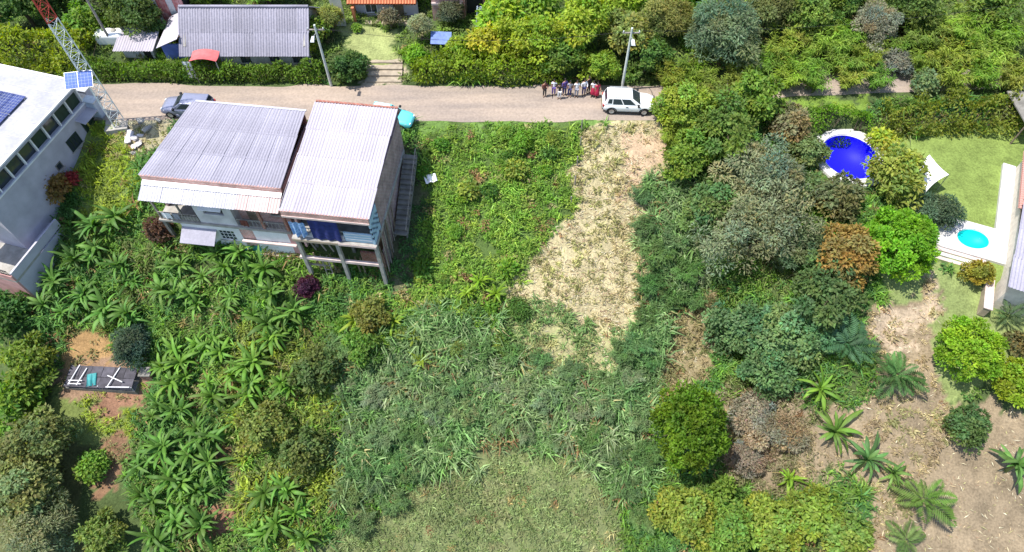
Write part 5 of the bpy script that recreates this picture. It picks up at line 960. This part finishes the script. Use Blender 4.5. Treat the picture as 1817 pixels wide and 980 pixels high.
# hedges: leaves over a rounded ridge with twigs inside
def hedge(name, label, pts, wd_, hh, col, seed, ln=.24, ww=.14, dens=130, top_rough=.35, cat='hedge'):
    g = np.random.default_rng(seed); pts = np.array(pts, float); seg = np.linalg.norm(np.diff(pts, axis=0), axis=1); cum = np.concatenate([[0], np.cumsum(seg)]); L = cum[-1]; n = int(L * dens * (wd_ + 2 * hh) / 2.5)
    s = g.random(n) * L; cx = np.interp(s, cum, pts[:, 0]); cy = np.interp(s, cum, pts[:, 1]); k = np.clip(np.searchsorted(cum, s) - 1, 0, len(seg) - 1); dr = np.diff(pts, axis=0) / seg[:, None]; nx_, ny_ = -dr[k, 1], dr[k, 0]
    a = g.uniform(0, np.pi, n); lob = 1 + top_rough * (vnoise(s * .9, a * 1.2, seed) - .5) * 2; sgn = lambda v, p: np.sign(v) * np.abs(v) ** p
    off = sgn(np.cos(a), .6) * wd_ * .5 * lob; zz = np.sin(a) ** .55 * hh * lob * (.92 + .16 * vnoise(s * .35, s * 0, seed + 3)); de = 1 - .25 * g.random(n) ** 2; off *= de; zz *= de
    x = cx + nx_ * off + g.normal(0, .05, n); y = cy + ny_ * off + g.normal(0, .05, n); m = g.random(n) < np.clip(.62 + vnoise(s * 2.2, a * 3, seed + 9) * .7, 0, 1); x, y, zz, a, nx_, ny_ = x[m], y[m], zz[m], a[m], nx_[m], ny_[m]; n = len(x)
    out = np.stack([nx_ * np.cos(a), ny_ * np.cos(a), np.sin(a) + .2], 1); c = (g.uniform(.7, 1.3, (n, 1)) * (.75 + .5 * vnoise(x * 1.1, y * 1.1 + zz, seed + 5))[:, None]) * (1 + g.normal(0, .06, (n, 3)))
    me = leaf_mesh(name, np.stack([x, y, H(x, y) + zz], 1), unit(out * .6 + g.normal(0, .6, (n, 3))), unit(out + g.normal(0, .35, (n, 3))), ln * g.uniform(.6, 1.35, n), ww * g.uniform(.7, 1.3, n), np.clip(c, .2, 2.2), [M['leaf']])
    t = thing(name, label, cat, (pts[0][0], pts[0][1], hz(*pts[0]))); lo = (-pts[0][0], -pts[0][1], -hz(*pts[0])); mesh_obj('foliage', me, t, lo, color=col); tw = MB()
    for q in np.arange(.3, L - .2, .45):
        x, y = np.interp(q, cum, pts[:, 0]), np.interp(q, cum, pts[:, 1]); z0 = hz(x, y)
        for r in range(3): tw.tube([(x, y, z0 - .2), (x + g.normal(0, wd_ * .15), y + g.normal(0, wd_ * .15), z0 + hh * .85)], [.03, .012], 4, 0, False)
    tw.build('twigs', M['bark'], t, lo); return t
LIME, YEL, MID, DEEP, BLUEG, OLIVE, GREYG, RUST, BROWN = (.21, .30, .030), (.30, .32, .035), (.13, .225, .03), (.06, .12, .028), (.10, .18, .07), (.18, .2, .055), (.2, .225, .125), (.23, .155, .045), (.16, .115, .07)
BRIGHT = (.13, .27, .018)
# -- along the far side of the road
hedge('roadside_hedge', 'long clipped green hedge along the far side of the road', [(-36.5, 48.0), (-30, 47.75), (-22, 47.6), (-16.4, 47.55)], 1.2, 1.55, MID, 1, dens=170)
hedge('yellow_hedge', 'yellow-green bushy hedge at the left end of the roadside', [(-54, 49.8), (-44, 49.4), (-36.6, 49.0)], 3.4, 2.3, (.25, .32, .035), 2, .3, .17, 120, .5)
hedge('lane_hedge', 'broad shaggy hedge of large leaved shrubs right of the garden steps', [(-8.7, 48.0), (-4, 47.9), (2, 47.6), (4.5, 47.7)], 1.8, 1.9, LIME, 3, .34, .18, 110, .5)
hedge('pool_hedge', 'clipped bright green hedge behind the round blue pool', [P(1442, 214, .7), P(1490, 214, .7), P(1545, 222, .7)], 1.3, 1.35, BRIGHT, 4, .2, .12, 190, .2)
hedge('garden_hedge', 'yellow-green shrub hedge along the top of the garden lawn', [P(1560, 215, .8), P(1650, 212, .8), P(1740, 212, .8), P(1810, 210, .8)], 2.3, 1.7, (.2, .24, .035), 5, .26, .15, 130, .55)
T = [
 # px, py, r_px, kind, colour, label, cat, lift
 (30, 0, 48, 'broad', DEEP, 'dark green tree in the top left corner', 'tree', 1.1),
 (95, -14, 42, 'broad', (.07, .12, .03), 'dark tree behind the mast at the top left', 'tree', 1.1),
 (150, 40, 34, 'broad', MID, 'mid green bush just right of the mast top', 'shrub', .9),
 (235, 25, 42, 'broad', (.075, .12, .03), 'dark tree left of the red hut', 'tree', 1.0),
 (195, 0, 38, 'fine', (.09, .11, .05), 'greyish tree at the top edge left of the red hut', 'tree', 1.0),
 (350, -8, 30, 'broad', MID, 'tree showing above the ridge of the grey roof', 'tree', 1.1),
 (470, -25, 38, 'broad', MID, 'tree at the top edge behind the grey roof', 'tree', 1.1),
 (560, 55, 24, 'broad', (.12, .17, .03), 'slim tree at the right gable of the grey roof', 'tree', 1.4),
 (545, 84, 15, 'lush', YEL, 'yellow bush at the right corner of the grey roofed house', 'shrub', .8),
 (585, 30, 22, 'fine', OLIVE, 'loose olive tree beside the cream wall', 'tree', 1.4),
 (622, 122, 30, 'broad', DEEP, 'dark rounded bush ending the hedge beside the garden steps', 'shrub', .8),
 (690, 30, 17, 'fine', (.15, .12, .07), 'thin brownish tree in front of the orange tiled house', 'tree', 1.6),
 (633, 50, 9, 'broad', MID, 'small potted bush beside the orange post', 'shrub', .8),
 (745, 45, 20, 'fine', GREYG, 'narrow grey-green tree right of the small lawn', 'tree', 1.7),
 (735, 98, 20, 'broad', BRIGHT, 'bright green bush at the right of the small lawn', 'shrub', .8),
 (800, 20, 22, 'fine', (.09, .10, .05), 'dull tree in front of the brick building', 'tree', 1.2),
 (888, 25, 40, 'lush', LIME, 'lime green tree right of the brick building', 'tree', 1.0),
 (870, 75, 34, 'lush', YEL, 'yellow-green bush above the shaggy hedge', 'shrub', .85),
 (815, 92, 28, 'lush', LIME, 'lime bush over the left part of the shaggy hedge', 'shrub', .85),
 (940, 70, 46, 'broad', LIME, 'broad lime tree above the people on the left', 'tree', .95),
 (955, 15, 36, 'lush', (.15, .25, .03), 'fresh green tree at the top centre', 'tree', 1.0),
 (1000, 100, 36, 'broad', (.1, .18, .03), 'dark fresh green tree overhanging the people', 'tree', 1.1),
 (1035, 40, 50, 'broad', LIME, 'large lime crown above the lamp post', 'tree', 1.1),
 (1065, 118, 30, 'broad', (.15, .22, .03), 'tree overhanging the road behind the people', 'tree', 1.2),
 (1110, 60, 40, 'broad', OLIVE, 'olive crown behind the lamp head', 'tree', 1.1),
 (1150, 100, 38, 'broad', (.08, .13, .03), 'dark tree behind the lamp post on the right', 'tree', 1.0),
 (1110, 5, 42, 'lush', LIME, 'lime tree at the top edge right of centre', 'tree', 1.0),
 (1185, 30, 42, 'fine', OLIVE, 'loose olive tree left of the grey-green tall tree', 'tree', 1.1),
 (1285, 55, 62, 'fine', (.125, .155, .085), 'tall grey-green feathery tree at the top right of centre', 'tree', 1.2),
 (1240, 5, 40, 'broad', MID, 'mid green tree above the feathery grey-green one', 'tree', 1.1),
 (1365, 20, 40, 'fine', (.12, .145, .05), 'muted green tree right of the feathery grey-green one', 'tree', 1.1),
 (1440, 25, 42, 'broad', (.14, .19, .035), 'yellowish green tree at the top right', 'tree', 1.0),
 (1550, 45, 44, 'fine', (.2, .2, .125), 'bare looking grey shrub among the yellow canes', 'shrub', .8),
 (1500, 5, 36, 'broad', (.09, .15, .03), 'dark green tree above the bare grey shrub', 'tree', 1.1),
 (1620, 8, 46, 'broad', (.08, .13, .03), 'deep green tree at the top edge above the yellow canes', 'tree', 1.0),
 (1760, 12, 40, 'broad', (.11, .15, .03), 'green tree near the top right corner', 'tree', 1.0),
 (1590, 112, 26, 'fine', (.2, .22, .17), 'grey-blue spiky shrub below the yellow canes', 'shrub', .8),
 (1640, 148, 24, 'broad', (.15, .19, .08), 'pale grey-green bush beside the shaded road on the right', 'shrub', .8),
 (1218, 190, 46, 'broad', (.18, .24, .035), 'yellow-green crown just right of the white car', 'tree', .9),
 (1285, 230, 56, 'broad', (.11, .19, .035), 'fresh green tree left of the brownish crown', 'tree', .9),
 (1225, 275, 46, 'broad', (.115, .19, .03), 'green tree right of the cleared strip', 'tree', .85),
 (1340, 165, 44, 'broad', (.12, .21, .03), 'green tree left of the bright strip of lawn', 'tree', .9),
 (1400, 222, 36, 'broad', (.2, .165, .075), 'brownish pink crown left of the clipped pool hedge', 'tree', .95),
 (1432, 272, 34, 'broad', (.13, .18, .06), 'soft green rounded bush left of the round pool', 'shrub', .8),
 (1350, 310, 66, 'fine', GREYG, 'upper crown of the big grey-green trees in the middle right', 'tree', 1.0),
 (1345, 405, 84, 'fine', (.175, .21, .105), 'largest grey-green feathery tree in the middle right', 'tree', .95),
 (1265, 360, 50, 'broad', (.10, .175, .055), 'dark green tree left of the largest feathery tree', 'tree', .9),
 (1420, 440, 44, 'fine', (.10, .14, .06), 'dull green tree right of the largest feathery tree', 'tree', .9),
 (1485, 352, 42, 'broad', (.12, .125, .05), 'olive brown bush below the round pool', 'shrub', .8),
 (1430, 340, 34, 'broad', (.12, .165, .06), 'muted green bush between the feathery trees and the pool', 'shrub', .8),
 (1592, 310, 50, 'lush', (.21, .25, .045), 'yellow-green spreading tree beside the round pool', 'tree', .95),
 (1566, 248, 22, 'lush', YEL, 'bright yellow-green bush at the right rim of the round pool', 'shrub', .9),
 (1660, 375, 36, 'fine', (.075, .125, .07), 'bluish green bush left of the garden lawn', 'shrub', .8),
 (1598, 432, 64, 'round', BRIGHT, 'large dense bright green rounded bush in the garden', 'shrub', .7),
 (1502, 452, 54, 'broad', RUST, 'orange-brown crowned tree left of the rounded garden bush', 'tree', .9),
 (1470, 520, 62, 'broad', (.08, .145, .045), 'dark green tree below the orange-brown crown', 'tree', .9),
 (1735, 486, 26, 'round', (.22, .2, .03), 'small olive-yellow round bush beside the turquoise pool', 'shrub', .75),
 (1320, 590, 56, 'broad', BLUEG, 'blue-green bush left in the group above the brown brush', 'shrub', .75),
 (1400, 600, 58, 'broad', (.12, .2, .08), 'blue-green bush in the middle of the group above the brown brush', 'shrub', .75),
 (1380, 660, 50, 'broad', (.10, .175, .07), 'blue-green bush lowest in the group above the brown brush', 'shrub', .75),
 (1460, 590, 40, 'broad', (.11, .19, .08), 'blue-green bush at the right of the group beside the palm', 'shrub', .75),
 (1340, 745, 42, 'fine', (.27, .23, .15), 'dry brown bush right of the tall bright green tree', 'shrub', .7),
 (1400, 770, 36, 'fine', (.25, .22, .13), 'dry brown bush nearest the banana plants', 'shrub', .7),
 (1330, 810, 34, 'fine', (.23, .19, .125), 'lower dry brown bush above the bottom thicket', 'shrub', .7),
 (1722, 618, 56, 'round', (.17, .285, .02), 'bright lime rounded bush on the right slope', 'shrub', .75),
 (1812, 680, 44, 'round', (.16, .25, .02), 'bright lime bush cut by the right edge', 'shrub', .75),
 (1715, 756, 36, 'broad', (.07, .125, .04), 'dull dark green bush below the bright lime one', 'shrub', .75),
 (1808, 610, 22, 'broad', (.12, .11, .045), 'small brownish bush at the right edge', 'shrub', .75),
 (1215, 915, 52, 'broad', (.17, .21, .04), 'left bush of the yellow-green thicket at the bottom', 'shrub', .8),
 (1290, 925, 54, 'broad', (.15, .24, .04), 'second bush from left of the yellow-green thicket at the bottom', 'shrub', .8),
 (1370, 935, 56, 'broad', (.17, .23, .04), 'middle bush of the yellow-green thicket at the bottom', 'shrub', .8),
 (1445, 915, 50, 'broad', (.16, .24, .035), 'second bush from right of the yellow-green thicket at the bottom', 'shrub', .8),
 (1500, 955, 42, 'broad', (.17, .22, .045), 'right bush of the yellow-green thicket at the bottom', 'shrub', .8),
 (100, 330, 26, 'broad', RUST, 'orange-leaved bush against the pale house at the left', 'shrub', .9),
 (125, 318, 14, 'broad', (.3, .05, .05), 'small red flowering bush against the pale house', 'shrub', .9),
 (280, 408, 24, 'broad', (.10, .05, .035), 'dark reddish brown bush at the left foot of the wide house', 'shrub', .9),
 (545, 512, 22, 'round', (.075, .022, .04), 'maroon bush at the left foot of the stilts', 'shrub', .8),
 (20, 375, 24, 'broad', (.08, .12, .03), 'dark bush under the awning of the pale house', 'shrub', 1.4),
 (12, 560, 40, 'broad', DEEP, 'dark shrub at the left edge below the pale house', 'shrub', .8),
 (50, 640, 44, 'broad', (.13, .19, .03), 'yellowish bush left of the old tyre', 'shrub', .8),
 (30, 710, 46, 'lush', MID, 'fresh green bush at the left edge beside the pen', 'shrub', .8),
 (60, 785, 52, 'broad', (.13, .175, .05), 'dark olive tree at the left edge below the pen', 'tree', .9),
 (45, 870, 60, 'broad', (.165, .185, .07), 'olive tree second from the bottom at the left edge', 'tree', .9),
 (70, 950, 62, 'fine', (.19, .205, .105), 'greyish olive tree in the bottom left corner', 'tree', .9),
 (165, 830, 26, 'broad', MID, 'small green bush left of the red soil path', 'shrub', .8),
 (180, 950, 40, 'broad', (.14, .18, .04), 'yellowish bush at the bottom left below the red soil', 'shrub', .8),
 (235, 612, 34, 'fine', (.06, .10, .055), 'dark bluish bush above the right end of the pen', 'shrub', .8),
 (470, 760, 44, 'broad', (.15, .175, .045), 'yellow-olive bush right of the dark hollow', 'shrub', .8),
 (540, 800, 40, 'broad', (.10, .14, .04), 'olive green bush at the left of the cane slope', 'shrub', .8),
 (660, 560, 34, 'broad', (.16, .17, .04), 'yellowish orange tinged bush below the stilts', 'shrub', .7),
 (560, 660, 40, 'broad', (.09, .13, .035), 'dull green bush left of the cane slope', 'shrub', .8),
 (640, 610, 34, 'broad', (.11, .19, .03), 'fresh green bush below the stilt house', 'shrub', .7),
]
for px, py, rp, kd, col, lab, cat, lf in T: plant(px, py, rp, kd, tuple(c * 1.3 for c in col), lab, cat, lf)
g_ = random.Random(5)
for i in range(26):
    px, py = g_.uniform(745, 1000), g_.uniform(235, 560)
    if px > 1020 - (py - 235) * .3: continue
    plant(px, py, g_.uniform(9, 19), ['lush', 'broad', 'fine'][i % 3], [(.18, .33, .04), (.12, .25, .035), (.2, .3, .05), (.24, .32, .06), (.09, .19, .035)][i % 5], 'small leafy bush among the bright weeds right of the stilt house', 'shrub', .6, 'small bushes among the bright weeds')
for i in range(22):
    px, py = g_.uniform(560, 900), g_.uniform(540, 640)
    plant(px, py, g_.uniform(9, 18), ['lush', 'broad', 'fine'][i % 3], [(.15, .29, .04), (.12, .22, .05), (.2, .27, .06), (.10, .2, .05)][i % 4], 'small leafy bush on the slope between the stilts and the canes', 'shrub', .6, 'small bushes above the canes')
plant(1222, 762, 64, 'round', (.125, .24, .02), 'tall bright green dense tree at the lower right centre', 'tree', .95, sq=1.5)
# -- cane thicket beyond the road on the right, and the yellow bank beside the white car
for i, (px, py, rp) in enumerate([(1385, 85, 42), (1425, 110, 36), (1465, 75, 42), (1500, 105, 38), (1540, 95, 34), (1500, 60, 36), (1420, 60, 34), (1640, 60, 42), (1680, 95, 42), (1720, 55, 46), (1755, 95, 42), (1790, 60, 44), (1810, 115, 36), (1640, 105, 34), (1690, 45, 36), (1590, 75, 34), (1400, 132, 34), (1450, 136, 34), (1510, 134, 32), (1560, 136, 30), (1690, 134, 36), (1745, 132, 36), (1800, 136, 34), (1350, 110, 36)]):
    cane(px, py, rp, [(.25, .35, .05), (.20, .32, .045), (.28, .36, .06), (.17, .27, .045)][i % 4], 'yellow-green cane clump in the thicket beyond the shaded road on the right', 'canes beyond the road on the right', .8)
for i, (px, py, rp) in enumerate([(1190, 135, 36), (1235, 125, 40), (1275, 150, 36), (1195, 240, 32), (1180, 200, 26), (1310, 130, 36)]):
    cane(px, py, rp, [(.24, .31, .04), (.18, .28, .035), (.23, .28, .05)][i % 3], 'yellow-green cane clump on the bank right of the white car', 'canes right of the white car', .75)
for i, (px, py, rp) in enumerate([(1145, 400, 30), (1165, 450, 34), (1150, 500, 30), (1200, 420, 34), (1220, 480, 34), (1190, 530, 30), (1140, 350, 24), (1230, 530, 28), (1150, 560, 28), (1130, 610, 30)]):
    cane(px, py, rp, [(.13, .22, .08), (.12, .21, .065), (.10, .19, .055)][i % 3], 'blue-green cane clump along the right side of the cleared strip', 'canes right of the cleared strip', .6)
for i in range(44):
    px = 600 + (i * 173.3) % 560; py = 615 + (i * 97.7) % 240
    if py > 790 and 780 < px < 1080: continue
    cane(px, py, random.uniform(22, 34), [(.14, .24, .085), (.18, .27, .11), (.12, .22, .07), (.21, .28, .14), (.11, .21, .055)][i % 5], 'blue-green cane clump in the dense mass on the middle slope', 'canes on the middle slope', .55)
for i, (px, py) in enumerate([(620, 880), (670, 850), (720, 830), (640, 930), (700, 890), (1110, 870), (1140, 920), (1090, 800)]):
    cane(px, py, 30, [(.14, .22, .07), (.12, .19, .075)][i % 2], 'shaggy cane clump edging the low mound at the bottom', 'canes edging the low mound', .55)
# -- banana plants
LB = [((.085, .195, .04), 'banana plant in the clump below the pale house at the left', 'banana clump below the pale house', .95, [(95, 500), (130, 460), (170, 440), (210, 470), (240, 500), (150, 520), (190, 545), (110, 555), (225, 555), (170, 400), (75, 540), (200, 400)]),
 ((.10, .21, .04), 'banana plant in the clump below the wide house', 'banana clump below the wide house', .95, [(320, 470), (360, 490), (400, 475), (440, 490), (480, 520), (350, 540), (400, 545), (450, 560), (310, 520), (500, 560), (430, 470)]),
 ((.11, .23, .035), 'banana plant in the bright clump between the pen and the cane slope', 'bright banana clump right of the pen', .95, [(310, 620), (350, 610), (390, 625), (330, 670), (370, 680), (410, 665), (450, 640), (440, 700), (480, 600), (500, 680), (290, 650)]),
 ((.085, .185, .035), 'banana plant in the tall column at the lower left', 'banana column at the lower left', 1.0, [(270, 740), (310, 730), (350, 760), (290, 790), (330, 800), (370, 820), (260, 820), (300, 850), (350, 870), (270, 890), (310, 920), (360, 930), (280, 960), (380, 780)]),
 ((.10, .215, .035), 'banana plant in the clump left of the bottom mound', 'banana clump left of the bottom mound', .9, [(470, 880), (510, 870), (540, 900), (490, 930), (530, 950), (450, 940)]),
 ((.16, .28, .022), 'bright banana plant among the weeds right of the stilt house', 'banana plants right of the stilt house', .8, [(850, 500), (830, 520), (880, 520)]),
 ((.17, .25, .03), 'yellowish banana plant below the stilts', 'yellowish banana plants below the stilts', .8, [(750, 640), (735, 600), (700, 570), (630, 570)])]
for col, lab, grp, s, spots in LB:
    spots = spots + [(a + random.uniform(-28, 28), b + random.uniform(-24, 24)) for a, b in spots if len(spots) > 5]
    for px, py in spots: v_ = random.uniform(.8, 1.15); banana(px, py, s * random.uniform(.6, .95), tuple(c * v_ * random.uniform(.95, 1.05) for c in col), lab, grp)
for px, py, s, col, lab in [(1482, 765, 1.0, (.11, .21, .04), 'banana plant left of the pair beside the brown brush'), (1540, 815, 1.1, (.085, .18, .06), 'bluish banana plant right of the pair beside the brown brush'), (1455, 690, .75, (.13, .25, .035), 'small banana plant above the brown brush'), (1400, 850, .6, (.15, .28, .03), 'small bright banana plant at the bottom of the brown brush'), (1805, 825, .95, (.09, .2, .05), 'banana plant at the right edge on the bare soil'), (1585, 840, .6, (.11, .21, .05), 'small banana plant right of the bluish one')]: banana(px, py, s, col, lab)
for px, py, s, col, lab, n in [(1592, 665, 1.3, (.085, .18, .05), 'green palm on the bare soil of the right slope', 15), (1505, 610, 1.2, (.07, .16, .07), 'bluish palm beside the pale soil on the right', 15), (1640, 885, 1.2, (.12, .21, .04), 'palm with yellowing fronds at the lower right', 13), (1790, 560, .8, (.08, .13, .05), 'dull palm near the corner of the terrace house', 11), (1610, 960, .8, (.12, .19, .05), 'small palm at the bottom edge on the right', 11)]: banana(px, py, s, col, lab, None, n, .9, 'palm', .8)
def far_woods():
    g = np.random.default_rng(77); nc = 260; cx = g.uniform(-75, 75, nc); cy = 63 + g.random(nc) * 26; cr = g.uniform(1.6, 3.2, nc); n = 60000; i = g.integers(0, nc, n); o = unit(g.normal(0, 1, (n, 3))); o[:, 2] = np.abs(o[:, 2]); lob = 1 + .35 * np.sin(o[:, 0] * 7 + i) * np.sin(o[:, 1] * 6 + i * 2)
    gz = H(cx, cy); base = np.stack([cx[i], cy[i], gz[i] + cr[i] * .9], 1) + o * (cr[i] * lob)[:, None] * (.75 + .25 * g.random((n, 1))); pal = np.array([(.12, .2, .03), (.2, .27, .04), (.08, .15, .035), (.17, .2, .06)])[g.integers(0, 4, nc)]
    me = leaf_mesh('far_woods', base, unit(o * .6 + g.normal(0, .6, (n, 3))), unit(o + g.normal(0, .3, (n, 3)) + np.array([0, 0, .5])), g.uniform(.4, .9, n), g.uniform(.25, .5, n), pal[i] * g.uniform(.65, 1.35, (n, 1)), [M['weed']])
    tag(mesh_obj('far_woods', me), 'mass of green trees beyond the houses at the top', 'woods', kind='stuff')
far_woods()
print('objects', len(bpy.data.objects))
